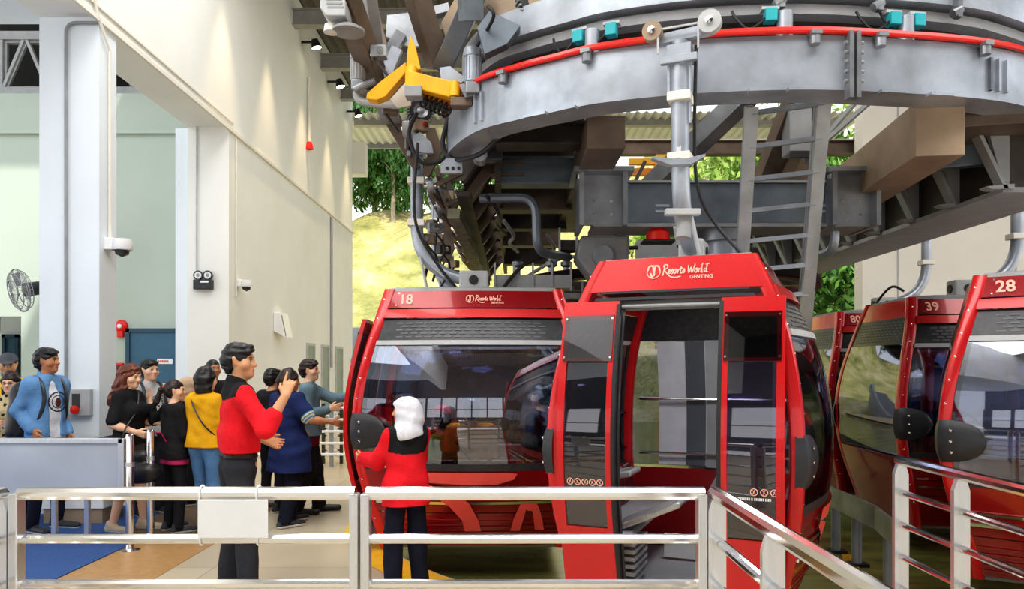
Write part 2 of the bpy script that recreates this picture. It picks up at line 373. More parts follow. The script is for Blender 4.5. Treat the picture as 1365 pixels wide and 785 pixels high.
# conduits, cameras, alarms, lamp, control box, fan
def pipe(name, pts, r, m, label, cat='pipe'): return tag(MB().tube(pts, r, 8).build(name, m, None, True), label, cat)
pipe('conduit', arc_path([(PX(88, 8.11), 8.11, .9), (PX(88, 8.11), 8.11, 5.33), (-4.5, 8.11, 5.33)], .12), .018, M_GREY, 'grey conduit running up the white pillar front')
pipe('conduit', [(WX+.03, 8.3, 2.98), (WX+.03, 8.3, 5.1), (WX+.03, 8.05, 5.4), (WX+.03, 7.6, 6.6)], .018, M_CREAM, 'thin cream conduit above the dome camera on the pillar')
pipe('conduit', [(WX+.05, 16.3, 7.9), (WX+.05, 16.3, 6.45)], .035, M_CREAM, 'vertical pipe with red end high on the left wall')
tag(MB().lathe([(.001, -.08), (.09, -.05), (.05, .1), (.001, .12)], (WX+.06, 16.3, 6.4)).build('sprinkler_head', M_REDC), 'red alarm sounder at the lower end of the wall pipe', 'sprinkler')
pipe('conduit', [(WX+.03, 18.4, 1.6), (WX+.03, 18.4, 5.3)], .03, M_LGREY, 'thin grey conduit down the far left wall')
pipe('conduit', [(WX+.02, 12.1, 2.75), (WX+.02, 12.1, 5.3)], .015, M_CREAM, 'thin conduit at the corner above the wall dome camera')
pipe('conduit', [(-5.0, 11.82, 3.1), (-5.0, 11.82, 5.4)], .012, M_LGREY, 'thin conduit above the twin emergency lamp')
def dome(y, z, label, s=1):
    t = thing('dome_camera', label, 'security camera', (WX, y, z))
    MB().box(0, .1*s, -.07*s, .07*s, -.02*s, .1*s).build('bracket', M_WHITE, t, bevel=.01)
    MB().lathe([(.001, .1*s), (.09*s, .09*s), (.1*s, 0), (.09*s, -.02*s), (.001, -.02*s)], (.15*s, 0, 0)).build('housing', M_WHITE, t, True)
    MB().lathe([(.07*s, -.02*s), (.06*s, -.06*s), (.001, -.09*s)], (.15*s, 0, 0)).build('lens_dome', M_BLKPL, t, True)
dome(8.3, 2.92, 'white dome camera on the side of the white pillar', 1.1); dome(12.2, 2.93, 'white dome camera on the left wall beside the corner', 1.0)
t = thing('emergency_light', 'black twin lamp emergency light on the pillar end wall', 'emergency light', (-4.88, 11.84, 2.9))
MB().box(-.145, .145, -.1, 0, -.07, .08).build('battery_box', M_BLKPL, t, bevel=.008)
MB().box(-.03, .1, -.103, -.1, .03, .06).build('label_plate', M_WHITE, t)
for sx in (-.075, .075):
    a = MB().lathe([(.001, -.02), (.07, -.02), (.075, .03), (.06, .035), (.05, .02)], (sx, -.05, .15), (0, -1, 0)).build('lamp', M_BLKPL, t, True)
    MB().lathe([(.055, .03), (.001, .02)], (sx, -.05, .15), (0, -1, 0)).build('lens', M_WHITE, a); MB().lathe([(.025, .036), (.001, .04)], (sx, -.05, .15), (0, -1, 0)).build('bulb', M_GREY, a)
t = thing('alarm_bell', 'round red alarm bell on the wall beside the blue door', 'alarm bell', (PX(162, 12.3), 12.3, PZ(435, 12.3)))
MB().lathe([(.001, .07), (.06, .06), (.1, .03), (.11, 0), (.001, 0)], (0, 0, 0), (0, -1, 0)).build('gong', M_REDC, t, True); MB().box(-.05, .05, -.06, 0, -.18, -.08).build('base', M_REDC, t, bevel=.01)
MB().lathe([(.001, .085), (.035, .075), (.035, .05)], (0, 0, 0), (0, -1, 0)).build('boss', M_WHITE, t)
t = thing('call_point', 'red fire call point below the alarm bell', 'fire alarm', (PX(160, 12.3), 12.3, PZ(492, 12.3)))
MB().box(-.07, .07, -.05, 0, -.1, .1).build('box', M_REDC, t, bevel=.01); MB().box(-.045, .045, -.055, -.05, -.01, .06).build('window', M_BLKPL, t); MB().lathe([(.03, .06), (.001, .065)], (0, 0, -.05), (0, -1, 0)).build('button', M_BLKPL, t)
tag(MB().box(PX(155, 12.3), PX(166, 12.3), 12.29, 12.3, PZ(510, 12.3), PZ(500, 12.3)).build('wall_sticker', M_YEL), 'small yellow sticker under the red call point', 'sticker')
t = thing('control_box', 'light grey control box with red button on the white pillar', 'control box', (PX(107, 8.1), 8.14, PZ(537, 8.1)))
MB().box(-.12, .12, -.07, 0, -.14, .15).build('case', M_LGREY, t, bevel=.01); MB().box(-.07, .01, -.078, -.07, -.06, .1).build('plate', M_BLKPL, t)
MB().lathe([(.04, 0), (.045, .03), (.001, .04)], (-.03, -.075, -.07), (0, -1, 0)).build('button', M_REDC, t, True)
t = thing('wall_speaker', 'white slanted panel fixture on the left wall', 'fixture', (WX, PX(0, 1)*0+4500/(685-370), PZ(435, 14.3)))
MB().prism([(0, .25), (.12, .25), (.22, -.22), (.0, -.1)], 'y', -.25, .25).build('body', M_WHITE, t, bevel=.01); MB().beam((.14, -.2, .2), (.22, -.2, -.2), .01, .03).build('edge', M_GREY, t)
# wall fan
t = thing('wall_fan', 'grey caged wall fan on the left side of the pillar', 'fan', (PX(27, 8.2), 8.2, PZ(387, 8.2)))
ax = Vector((-.55, -.72, -.2)).normalized()
cg = MB()
u = ax.orthogonal().normalized(); b = ax.cross(u)
ringp = lambda r, o, n=32: [ax*o+(u*math.cos(2*PI*i/n)+b*math.sin(2*PI*i/n))*r for i in range(n+1)]
for r, o in ((.235, 0), (.2, .05), (.12, .075), (.2, -.05), (.1, -.06), (.235, .015)): cg.tube(ringp(r, o), .0045, 5, False)
for i in range(28):
    a = 2*PI*i/28; q = u*math.cos(a)+b*math.sin(a); cg.tube([ax*.08+q*.03, ax*.07+q*.13, ax*.05+q*.2, q*.235, ax*-.05+q*.2, ax*-.06+q*.08], .0022, 4, False)
cg.build('cage', M_GREY, t, True)
for k in range(3):
    bl = MB(); vs = []
    for i in range(6):
        r = .05+.03*i
        for s_ in (-1, 1): a = k*2*PI/3+s_*(.34-.01*i); q = u*math.cos(a)+b*math.sin(a); vs.append(q*r+ax*(.02*s_))
    bl.add(vs, [(2*i, 2*i+1, 2*i+3, 2*i+2) for i in range(5)]).build('blade', mat('fan blade grey', (.25, .27, .27), .4), t)
MB().cyl(ax*-.22, ax*-.04, .075).build('motor', M_BLKPL, t, True); MB().beam(ax*-.2, (.23, .1, .05), .06, .06).build('bracket', M_BLKPL, t)
# far fence, guard rails
def hrails(t, pts, zs, r, m, name='rail'):
    for i, z in enumerate(zs): MB().tube([(x, y, z) for x, y in pts], r[i] if isinstance(r, list) else r, 10).build(name, m, t, True)
t = thing('guard_fence', 'white barred fence across the far end of the platform', 'fence', (0, 0, 0))
hrails(t, [(-4.45, 12.1), (-1.45, 12.1)], (.95, .76, .57, .38, .2), .022, M_WHITE)
for x in (-3.75, -2.95, -2.2, -1.5): MB().box(x-.03, x+.03, 12.11, 12.15, 0, .97).build('post', M_GREY, t)
t = thing('lattice_panel', 'cream lattice panel standing behind the far fence', 'lattice', (0, 0, 0)); m = MB()
for i in range(7):
    z = .1+i*.12; m.beam((-3.15, 12.5, z), (-2.9, 12.5, z+.13), .03, .03); m.beam((-2.9, 12.5, z), (-3.15, 12.5, z+.13), .03, .03)
m.build('slats', M_CREAM, t); m = MB(); m.box(-3.2, -3.15, 12.48, 12.53, 0, 1); m.box(-2.9, -2.85, 12.48, 12.53, 0, 1); m.build('frame', M_DARK, t)
# ------------------------------------------------------------------ outside: ground, hill, stairs, trees
struct(MB().box(-40, 40, 24, 60, -.6, -.4).build('ground', mat('pale concrete ground', (.62, .60, .56), .8, var=.1)))
def hz(x, y):
    s = max(0, min(1, (y-25)/22)); base = s**1.05*11.6*(1+.45*max(0, min(1, (x-4)/6)))
    return -.5+base+.5*math.sin(x*.35+y*.2)*s+.3*math.sin(x*1.1-y*.7)*s
n = 70; vs = [(-40+80*i/n, 23.5+46*j/n, hz(-40+80*i/n, 23.5+46*j/n)) for j in range(n+1) for i in range(n+1)]
fs = [(j*(n+1)+i, j*(n+1)+i+1, (j+1)*(n+1)+i+1, (j+1)*(n+1)+i) for j in range(n) for i in range(n)]
def grass_mat():
    m = bpy.data.materials.new('sunlit hill grass'); m.use_nodes = True; nt = m.node_tree; b = nt.nodes['Principled BSDF']; b.inputs['Roughness'].default_value = .9
    tc = _n(nt, 'ShaderNodeTexCoord'); no = _n(nt, 'ShaderNodeTexNoise'); no.inputs['Scale'].default_value = .35; no.inputs['Detail'].default_value = 9; no.inputs['Roughness'].default_value = .7
    cr = _n(nt, 'ShaderNodeValToRGB'); e = cr.color_ramp.elements; e[0].position = .3; e[0].color = (*srgb(116, 122, 66), 1); e[1].position = .66; e[1].color = (*srgb(226, 208, 164), 1)
    k = e.new(.48); k.color = (*srgb(184, 176, 108), 1)
    nt.links.new(tc.outputs['Object'], no.inputs[0]); nt.links.new(no.outputs['Fac'], cr.inputs[0]); nt.links.new(cr.outputs[0], b.inputs['Base Color'])
    n2 = _n(nt, 'ShaderNodeTexNoise'); n2.inputs['Scale'].default_value = 4; bp = _n(nt, 'ShaderNodeBump'); bp.inputs['Strength'].default_value = .8; bp.inputs['Distance'].default_value = .3
    nt.links.new(tc.outputs['Object'], n2.inputs[0]); nt.links.new(n2.outputs['Fac'], bp.inputs['Height']); nt.links.new(bp.outputs[0], b.inputs['Normal']); return m
ho = struct(MB().add(vs, fs).build('ground_hill', grass_mat())); smooth_obj(ho, 3)
st = MB()
for i in range(12): st.box(-6.2, -4.6+i*0, 23.6+i*.35, 24.0+i*.35, -.4, .1+i*.27)
st.beam((-4.5, 23.5, 0), (-4.5, 28, 3.6), .25, .7)
tag(st.build('stairs', mat('grey concrete', (.45, .45, .46), .8, var=.15)), 'grey concrete steps climbing the grassy hill outside', 'stairs')
# trees: trunk with branches + crown of leaf blades
M_TRUNK = mat('pale tree bark', (.42, .36, .28), .9, var=.3, scale=5, stretch=(3, 3, .5))
def leafmat(nm, c): return mat(nm, c, .7, var=.5, scale=1.5)
LM = [leafmat('deep green leaves', srgb(62, 104, 44)), leafmat('mid green leaves', srgb(98, 142, 58)), leafmat('pale green leaves', srgb(150, 178, 84))]
def crown_mesh(r, hgt, nl, ls, seed):
    rnd = np.random.RandomState(seed); vs = []; fs = []
    cl = [(rnd.normal(0, .5), rnd.normal(0, .5), rnd.uniform(-.6, .8)) for _ in range(16)]
    for i in range(nl):
        c = cl[rnd.randint(16)]; v = rnd.normal(0, 1, 3); v /= np.linalg.norm(v); v *= rnd.uniform(.75, 1.05)*.52
        p = np.array([(c[0]+v[0])*r, (c[1]+v[1])*r, (c[2]+v[2])*hgt])
        a = rnd.normal(0, 1, 3); a /= np.linalg.norm(a); b2 = np.cross(a, rnd.normal(0, 1, 3)); b2 /= np.linalg.norm(b2); o = len(vs); s = ls*rnd.uniform(.6, 1.3)
        vs += [tuple(p-a*s), tuple(p+b2*s*.45), tuple(p+a*s), tuple(p-b2*s*.45)]; fs.append((o, o+1, o+2, o+3))
    return vs, fs
CM = []
for k in range(3):
    vs, fs = crown_mesh(1, 1, 4200, .075, k); me = bpy.data.meshes.new('crown'); me.from_pydata(vs, [], fs); CM.append(me)
def tree(x, y, hgt, r, kind, label, group=None, low=.35):
    z = hz(x, y) if y > 23.5 else -.4
    t = thing('tree', label, 'tree', (x, y, z-.2), 0, group); rr = random.Random(int(x*100+y*7))
    tm = MB(); top = Vector((rr.uniform(-.6, .6), rr.uniform(-.4, .4), hgt*.92))
    tm.tube([(0, 0, 0), top*.35+Vector((.1, 0, 0)), top*.7, top], [.16, .12, .08, .03], 8)
    for i in range(6):
        f = rr.uniform(.4, .9); a = rr.uniform(0, 6.3); p = top*f; tm.tube([p, p+Vector((math.cos(a)*r*.4, math.sin(a)*r*.4, r*.35)), p+Vector((math.cos(a)*r*.8, math.sin(a)*r*.8, r*.5))], [.06, .04, .015], 6)
    tm.build('trunk', M_TRUNK, t, True)
    me = CM[kind].copy(); me.materials.clear(); me.materials.append(LM[kind]); c = bpy.data.objects.new('crown', me); COL.objects.link(c); c.parent = t
    c.location = (top.x*.7, top.y*.7, hgt*(low+1)/2); c.scale = (r, r, hgt*(1-low)/2*.85); c.rotation_euler = (0, 0, rr.uniform(0, 6))
K = ['deep green', 'mid green', 'pale green']
specs = [(-9.2, 49, 9.5, 2.2, 1), (-7.4, 46, 8.5, 1.8, 0), (-6.3, 50, 9, 2, 2), (-5.0, 46.5, 8.5, 1.9, 0), (-3.4, 50, 9, 2.2, 1), (-10.8, 46, 9, 2.2, 0), (-8.4, 53, 11, 2.4, 2)]
for i, s in enumerate(specs):
    tree(*s, ['mid green tree third from left on the hill crest behind the wall end', 'tall dark tree in front of the hill crest beside the wall end', 'pale leafy tree among the dark ones on the left hill crest', 'tall dark tree right of the pale one on the hill crest', 'mid green tree behind the left machinery on the hill crest', 'dark tree on the hill crest nearest the left wall', 'pale tall tree at the back of the hill crest woods'][i], low=.02)
for i, s in enumerate([(9.0, 27, 6.2, 2.4, 1), (11.6, 28.5, 7, 2.6, 0), (13.4, 31, 8, 2.8, 1), (10.3, 32, 9, 2.8, 2), (12.2, 25.5, 4.2, 1.6, 2), (8.0, 31, 7, 2.4, 2)]):
    tree(*s, ['mid green tree seen between the ladder and the cabins', 'dark green tree beside the cream wall edge', 'mid green tree behind the cream wall edge', 'tall pale green tree behind the ladder', 'low pale green tree in front of the right woods', 'pale green tree seen through the ladder rungs'][i], low=.08)
# ------------------------------------------------------------------ ropeway machinery
# plan path of the curved guide beam (outer face), measured; cabins circle round it
RP0 = [(-.62, 7.6), (-.63, 7.1), (-.56, 6.55), (-.3, 6.0), (.05, 5.7), (.3, 5.54), (.6, 5.36), (1.1, 5.2), (1.6, 5.12), (2.12, 5.1), (2.67, 5.16), (3.2, 5.25), (3.65, 5.4), (4.25, 5.75), (4.65, 6.3), (4.75, 7.2)]
RP = [(p.x, p.y) for p in spline([(x, y, 0) for x, y in RP0], 6)]
def off(path, d):
    out = []
    for i in range(len(path)):
        a = Vector(path[max(i-1, 0)]); b = Vector(path[min(i+1, len(path)-1)]); t = (b-a).normalized(); n = Vector((t.y, -t.x)); q = Vector(path[i])+n*d; out.append((q.x, q.y))
    return out
def near(px, path):   # point of a plan path seen at photo column px, with tangent
    best = min((i for i in range(len(path)) if path[i][1] < 6.9), key=lambda i: abs(685+path[i][0]/path[i][1]*1000-px))
    a = Vector(path[max(best-1, 0)]); b = Vector(path[min(best+1, len(path)-1)]); t = (b-a).normalized(); return Vector(path[best]), t, Vector((t.y, -t.x))
t = thing('guide_beam', 'large curved grey steel guide beam sweeping above the red cabins', 'steel beam')
sec = [(0, 3.49), (0, 3.86), (-.26, 3.86), (-.26, 3.84), (-.03, 3.84), (-.03, 3.51), (-.26, 3.51), (-.26, 3.49)]
MB().sweep(RP, sec).build('beam', M_STEELL, t)
def oriented(m, c, tg, nr, a, b, n0, n1, z0, z1):
    vs = [(c.x+tg.x*s+nr.x*d, c.y+tg.y*s+nr.y*d, z) for z in (z0, z1) for d in (n0, n1) for s in (a, b)]
    m.add(vs, [(0, 1, 3, 2), (4, 6, 7, 5), (0, 4, 5, 1), (2, 3, 7, 6), (0, 2, 6, 4), (1, 5, 7, 3)])
c, tg, nr = near(1130, RP)
m = MB(); oriented(m, c, tg, nr, -.05, -.02, 0, .07, 3.42, 3.87); oriented(m, c, tg, nr, .0, .03, 0, .07, 3.42, 3.87); m.build('splice_flange', M_STEEL, t)
m = MB()
for i in range(5):
    for s in (-.07, .045): q = c+nr*.035+tg*s; m.cyl((q.x, q.y, 3.54+i*.065), (q.x+tg.x*.02, q.y+tg.y*.02, 3.54+i*.065), .013, 8)
m.build('bolts', M_GREY, t)
for px in (1315, 1322, 1334, 1341, 632, 640):
    c, tg, nr = near(px, RP); m = MB(); oriented(m, c, tg, nr, -.01, .01, 0, .025, 3.55, 3.78); m.build('stiffener', M_STEELL, t)
for px in (720, 760, 1008, 1070, 1190, 1245):
    c, tg, nr = near(px, RP); m = MB(); oriented(m, c, tg, nr, -.09, .09, -.01, .05, 3.472, 3.492); m.build('foot_plate', M_STEELL, t)
t = thing('signal_cable', 'bright red cable run along the top edge of the guide beam', 'cable')
for k, o_ in enumerate((.02, .06)):
    pts = [(x, y, 3.905-.03*k) for x, y in off(RP, -.03+o_)][10:-4]; MB().tube(pts, .019, 8).build('cable_run', M_REDC, t, True)
for px in (672, 785, 1090, 1168, 1310):
    c, tg, nr = near(px, RP); m = MB(); oriented(m, c, tg, nr, -.035, .035, -.03, .08, 3.84, 3.87); q = c+nr*.04
    m.cyl((q.x, q.y, 3.78), (q.x, q.y, 3.86), .035, 12); m.build('clip', M_STEEL, t)
t = thing('upper_guide_beam', 'upper curved steel beam running above the red cable', 'steel beam')
RU = off(RP, -.14)
MB().sweep(RU[4:], [(0, 4.2), (0, 4.42), (-.2, 4.42), (-.2, 4.2)]).build('beam', M_STEELL, t)
MB().sweep(off(RP, -.2)[4:], [(0, 4.10), (0, 4.17), (-.3, 4.17), (-.3, 4.10)]).build('lower_flange', M_GREY, t)
MB().sweep(off(RP, -.32)[4:], [(0, 3.86), (0, 4.12), (-.06, 4.12), (-.06, 3.86)]).build('inner_web', M_DARK, t)
for px in (1162, 1045, 1275):
    c, tg, nr = near(px, RU); m = MB(); oriented(m, c, tg, nr, -.02, .02, 0, .05, 4.1, 4.42); q = c+nr*.03; m.cyl((q.x-tg.x*.05, q.y-tg.y*.05, 4.12), (q.x+tg.x*.02, q.y+tg.y*.02, 4.16), .03, 10); m.build('bracket', M_STEEL, t)
for i, px in enumerate((770, 815, 1030, 1190, 1222)):
    c, tg, nr = near(px, off(RP, -.1)); q = c
    t = thing('position_sensor', ['leftmost teal sensor above the red cable', 'second teal sensor from the left above the red cable', 'teal sensor left of the cable splice above the ladder', 'teal sensor on a grey post right of the ladder', 'rightmost teal sensor under the upper curved beam'][i], 'sensor', (q.x, q.y, 3.98), math.atan2(tg.y, tg.x))
    MB().box(-.04, .04, -.05, .03, .01, .1).build('sensor_head', M_TEAL, t, bevel=.006); MB().box(-.06, .06, -.02, .05, .1, .12).build('bracket', M_LGREY, t)
    if i in (0, 2, 3): MB().cyl((.1, 0, -.1), (.1, 0, .08), .055, 14).build('target_post', M_STEELL, t, True)
    MB().tube(spline([(-.03, -.02, .04), (-.14, -.01, -.03), (-.22, .02, .05), (-.25, .04, .12)], 5), .01, 6).build('lead', M_BLACK, t, True)
# drive tyres and housings at the very top
for i, (px, py, d, r) in enumerate(((717, 5, 5.95, .17), (783, -8, 5.8, .17), (850, -22, 5.7, .17), (560, 150, 7.2, .12))):
    q = P(px, py, d); t = thing('tyre_conveyor', ['ribbed rubber drive tyre at the top left above the curved beam', 'second ribbed drive tyre from the left at the top edge', 'third ribbed drive tyre, half hidden at the top edge', 'small dark tyre below the yellow bracket'][i], 'tyre', q)
    ax = (.25, -.97, 0)
    MB().lathe([(r*.55, -.06), (r*.95, -.06), (r, -.04), (r, .04), (r*.95, .06), (r*.55, .06)], (0, 0, 0), ax, 28).build('tyre', M_BLACK, t, True)
    g = MB(); A = Vector(ax); u = A.orthogonal().normalized(); b = A.cross(u)
    for k in range(28):
        a = 2*PI*k/28; q2 = (u*math.cos(a)+b*math.sin(a))*r; g.beam(q2-A*.05, q2+A*.065, .014, .02, q2)
    g.build('tread', M_GREY, t)
    MB().lathe([(.001, .06), (r*.3, .05), (r*.58, .062), (r*.58, -.05), (.001, -.05)], (0, 0, 0), ax, 24).build('hub', M_TAN if i < 3 else M_STEEL, t, True)
for i, (a, b) in enumerate((((640, 30, 6.3), (700, -4, 6.15)), ((690, 2, 6.6), (980, -30, 5.9)))):
    tag(MB().beam(P(*a), P(*b), .2, .24).build('drive_housing', M_TAN), ['tan drive housing box at the top beside the tyre', 'long tan drive housing behind the tyres at the top edge'][i], 'machine housing')
# ribbed underside tracks, left and right
def rtrack(sgn, label, y0, y1, nr):
    t = thing('ribbed_track', label, 'track', (CX, 0, 0)); X = lambda x: sgn*x
    f = lambda poly: [(X(a), b) for a, b in poly] if sgn > 0 else [(X(a), b) for a, b in poly][::-1]
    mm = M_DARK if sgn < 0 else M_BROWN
    # sgn<0 left: local x measured from centre
    m = MB(); m.prism(f([(2.12, 3.3), (2.18, 3.3), (2.18, 3.56), (2.12, 3.56)]), 'y', y0, y1); m.prism(f([(2.40, 3.18), (2.53, 3.18), (2.53, 3.22), (2.40, 3.22)]), 'y', y0, y1); m.prism(f([(2.3, 3.50), (2.46, 3.28), (2.47, 3.30), (2.31, 3.53)]), 'y', y0, y1)
    m.build('channel', mm, t)
    for i in range(nr):
        y = y0+(y1-y0)*(i+.3)/nr
        poly = [(2.50, 3.2), (2.40, 3.2), (2.22, 3.44), (1.9, 3.44), (1.9, 3.53), (2.31, 3.53), (2.50, 3.26)]
        r = MB(); r.prism(f(poly), 'y', y, y+.035)
        pl2 = [(2.39, 3.19), (2.41, 3.19), (2.23, 3.44), (1.9, 3.44), (1.9, 3.42), (2.215, 3.42)]
        r.prism(f(pl2), 'y', y-.05, y+.085); r.prism(f([(2.49, 3.2), (2.51, 3.2), (2.51, 3.27), (2.32, 3.545), (1.9, 3.545), (1.9, 3.53), (2.31, 3.53), (2.49, 3.26)]), 'y', y-.05, y+.085)
        r.build('rib', M_BROWN, t)
    return t
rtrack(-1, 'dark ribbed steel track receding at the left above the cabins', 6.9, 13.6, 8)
# right-hand track: deep box channel with outside ribs coming toward the viewer
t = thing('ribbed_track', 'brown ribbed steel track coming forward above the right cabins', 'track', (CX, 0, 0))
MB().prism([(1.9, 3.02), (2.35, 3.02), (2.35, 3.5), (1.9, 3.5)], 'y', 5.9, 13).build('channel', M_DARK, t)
MB().prism([(1.85, 2.98), (2.5, 2.98), (2.5, 3.02), (1.85, 3.02)], 'y', 5.9, 13).build('bottom_flange', M_GREY, t)
for i in range(11):
    y = 5.9+i*.66; r = MB(); r.prism([(1.86, 3.0), (1.90, 3.0), (1.90, 3.5), (1.55, 3.5), (1.55, 3.47), (1.74, 3.45)][::-1], 'y', y, y+.04); r.prism([(1.7, 3.02), (1.74, 3.0), (1.92, 3.0), (1.92, 3.04)], 'y', y-.03, y+.07)
    r.beam((1.86, y+.02, 3.0), (1.62, y+.02, 3.5), .1, .03, (1, 0, .4)); r.build('rib', M_GREY, t)
# small rollers along both tracks
for i in range(6):
    y = 7.0+i*.9
    t = thing('track_roller', 'small steel guide roller bracket hanging from the left track', 'roller', (-.78, y, 3.3), 0, 'rollers along the left track')
    MB().lathe([(.001, .03), (.07, .03), (.075, 0), (.07, -.03), (.001, -.03)], (0, 0, 0), (1, 0, .2)).build('wheel', M_STEEL, t, True)
    m = MB(); m.beam((.05, 0, 0), (.3, 0, .12), .05, .04); m.beam((0, .05, -.05), (.1, .3, -.15), .03, .03); m.beam((.08, -.1, .1), (.08, .35, .1), .04, .08); m.build('bracket', M_BROWN, t)
    MB().cyl((-.06, 0, 0), (.08, 0, 0), .02, 8).build('axle', M_CHROME, t)
# lower left plate chain (olive plates) beside the ribs
for i in range(5):
    y = 7.2+i*1.0
    tag(MB().beam((-.58, y, 3.08), (-.52, y+.8, 3.02), .12, .1).build('chain_plate', mat('olive worn steel', (.20, .19, .13), .6, .2, var=.4, scale=12)), 'worn olive steel plate under the left ribbed track', 'plate', 'plates under the left track')
tag(MB().prism([(-.02, -.08), (.17, -.08), (.17, .05), (.03, .05), (-.02, .0)], 'y', 6.55, 6.6).build('bolt_plate', M_STEELL), 'grey bolted end plate below the left end of the guide beam', 'plate')
o = bpy.data.objects['bolt_plate']; o.location = (-.62, 0, 3.38)
hb = MB()
for k in range(3): hb.cyl((.04+k*.05, 6.54, -.04), (.04+k*.05, 6.55, -.04), .015, 8)
hb.build('bolts', M_BLACK, o)
# cross beam with brackets, centre column
t = thing('cross_beam', 'large grey box beam crossing above the open red cabin', 'steel beam', (CX, 6.67, 0))
MB().box(-1.28, 1.2, 0, .4, 2.88, 3.24).build('beam', M_BLUESTEEL, t, bevel=.01); MB().box(-1.3, 1.22, -.03, .43, 2.85, 2.88).build('bottom_plate', M_GREY, t)
MB().box(-1.3, 1.22, -.03, .43, 3.24, 3.26).build('top_plate', M_GREY, t)
for x in (-1.22, .98):
    m = MB(); m.box(x-.17, x+.17, -.04, -.005, 2.86, 3.30); m.box(x-.21, x-.17, -.16, .42, 2.84, 3.32); m.box(x+.17, x+.21, -.16, .42, 2.84, 3.32); m.box(x-.26, x+.26, -.2, .44, 3.30, 3.34); br = m.build('end_bracket', M_STEEL, t)
    d = MB()
    for sx in (-.08, .08):
        for z in (2.95, 3.07): d.cyl((x+sx, -.05, z), (x+sx, -.035, z), .014, 8)
    for sx in (-.2, .2): d.cyl((x+sx, -.1, 3.25), (x+sx, -.1, 3.29), .035, 8)
    d.build('bolts', M_CHROME, br)
for x, z in ((-.68, 2.99), (-.68, 3.04), (.72, 2.99), (.72, 3.04)): MB().box(x-.06, x+.06, -.008, 0, z-.01, z+.01).build('tag_plate', M_STEELL, t)
t = thing('support_column', 'pale grey round support column under the cross beam', 'column', (1.93, 6.95, -.25))
MB().cyl((0, 0, 0), (0, 0, 3.1), .17, 24).build('shaft', M_STEELL, t, True); MB().cyl((0, 0, 3.0), (0, 0, 3.1), .25, 24).build('flange', M_STEEL, t, True); MB().box(-.3, -.17, -.05, .05, 0, 3.1).build('rib', M_LGREY, t)
# longitudinal brown box beams
def boxbeam(label, pts, w, h, m, plates=True, cat='steel beam', name='box_beam'):
    t = thing(name, label, cat, (0, 0, 0))
    MB().beam(pts[0], pts[1], w, h).build('box', m, t, bevel=.008)
    a = Vector(pts[0]); b = Vector(pts[1]); d = (b-a).normalized()
    if plates:
        MB().beam(a-d*.03, a, w+.12, h+.1).build('end_plate', M_GREY, t); MB().beam(a+(b-a)*.5-d*.012, a+(b-a)*.5+d*.012, w+.1, h+.08).build('mid_plate', M_GREY, t)
    return t
boxbeam('dark brown box beam running back from the guide beam, left of centre', [(.72, 5.85, 3.44), (.68, 9.5, 3.44)], .30, .26, M_BROWN, False)
boxbeam('warm brown box beam jutting forward at the right above the cabins', [(3.1, 5.45, 3.34), (3.3, 7.2, 3.34)], .34, .40, M_TAN, False)
boxbeam('wide brown plate girder under the right part of the guide beam', [(4.4, 5.9, 3.5), (3.05, 6.1, 3.46)], .8, .12, M_BROWN, False)
boxbeam('long dark plate girder linking the right track to the cross beam', [(3.1, 6.35, 3.34), (4.35, 6.0, 3.38)], .1, .22, M_BLUESTEEL, False)
for i, (y, z, h, m_) in enumerate(((6.35, 3.56, .2, M_DARK), (7.15, 3.46, .26, M_BLUESTEEL), (8.0, 3.40, .28, M_BROWN), (8.9, 3.38, .3, M_DARK), (10, 3.36, .3, M_BROWN), (11.4, 3.34, .36, M_DARK))):
    tag(MB().ibeam((-.15, y, z), (.62, y, z), .2, h).build('floor_joist', m_), ['dark joist nearest under the curved beam at the left', 'blue grey joist second from the viewer under the machine', 'brown joist third from the viewer under the machine', 'dark joist fourth from the viewer under the machine', 'brown joist fifth from the viewer under the machine', 'farthest dark joist under the machine'][i], 'steel joist')
tag(MB().box(-.2, .6, 5.95, 13, 3.72, 3.75).build('deck_plate', M_DARK), 'dark steel deck plate over the left track', 'deck plate')
tag(MB().box(3.3, 4.3, 5.85, 12, 3.62, 3.65).build('deck_plate', M_BROWN), 'brown steel deck plate over the right track', 'deck plate')
# diagonal braces and hanging box between guide beam and cross beam
for i, (a, b, w_, m_) in enumerate((((1005, 118, 6.6), (868, 250, 7.3), .2, M_STEEL), ((1066, 120, 6.6), (1010, 262, 7.3), .18, M_BROWN), ((1075, 200, 7.0), (1050, 260, 7.2), .3, M_TAN), ((1180, 118, 7.5), (1030, 250, 8.2), .05, M_GREY), ((1150, 125, 8), (1000, 300, 9), .05, M_GREY), ((860, 215, 8.5), (838, 260, 8.5), .05, M_DARK))):
    tag(MB().beam(P(*a), P(*b), w_, w_*.8).build('brace', m_), ['broad grey diagonal brace behind the hanger of the open cabin', 'brown diagonal brace behind the ladder', 'short tan brace block behind the ladder foot rungs', 'thin grey diagonal rod right of the ladder', 'thin grey diagonal rod crossing behind the ladder', 'short dark rod under the yellow hoist'][i], 'brace')
t = thing('hanging_box', 'grey upright steel box behind the upper ladder rungs', 'steel box', P(1062, 170, 6.7)); MB().box(-.1, .1, -.1, .1, -.25, .4).build('case', M_GREY, t, bevel=.01); MB().box(-.1, .1, -.12, -.1, -.3, -.24).build('foot', M_BLACK, t); MB().box(.11, .15, -.1, .1, -.3, .4).build('side_rail', M_STEELL, t)
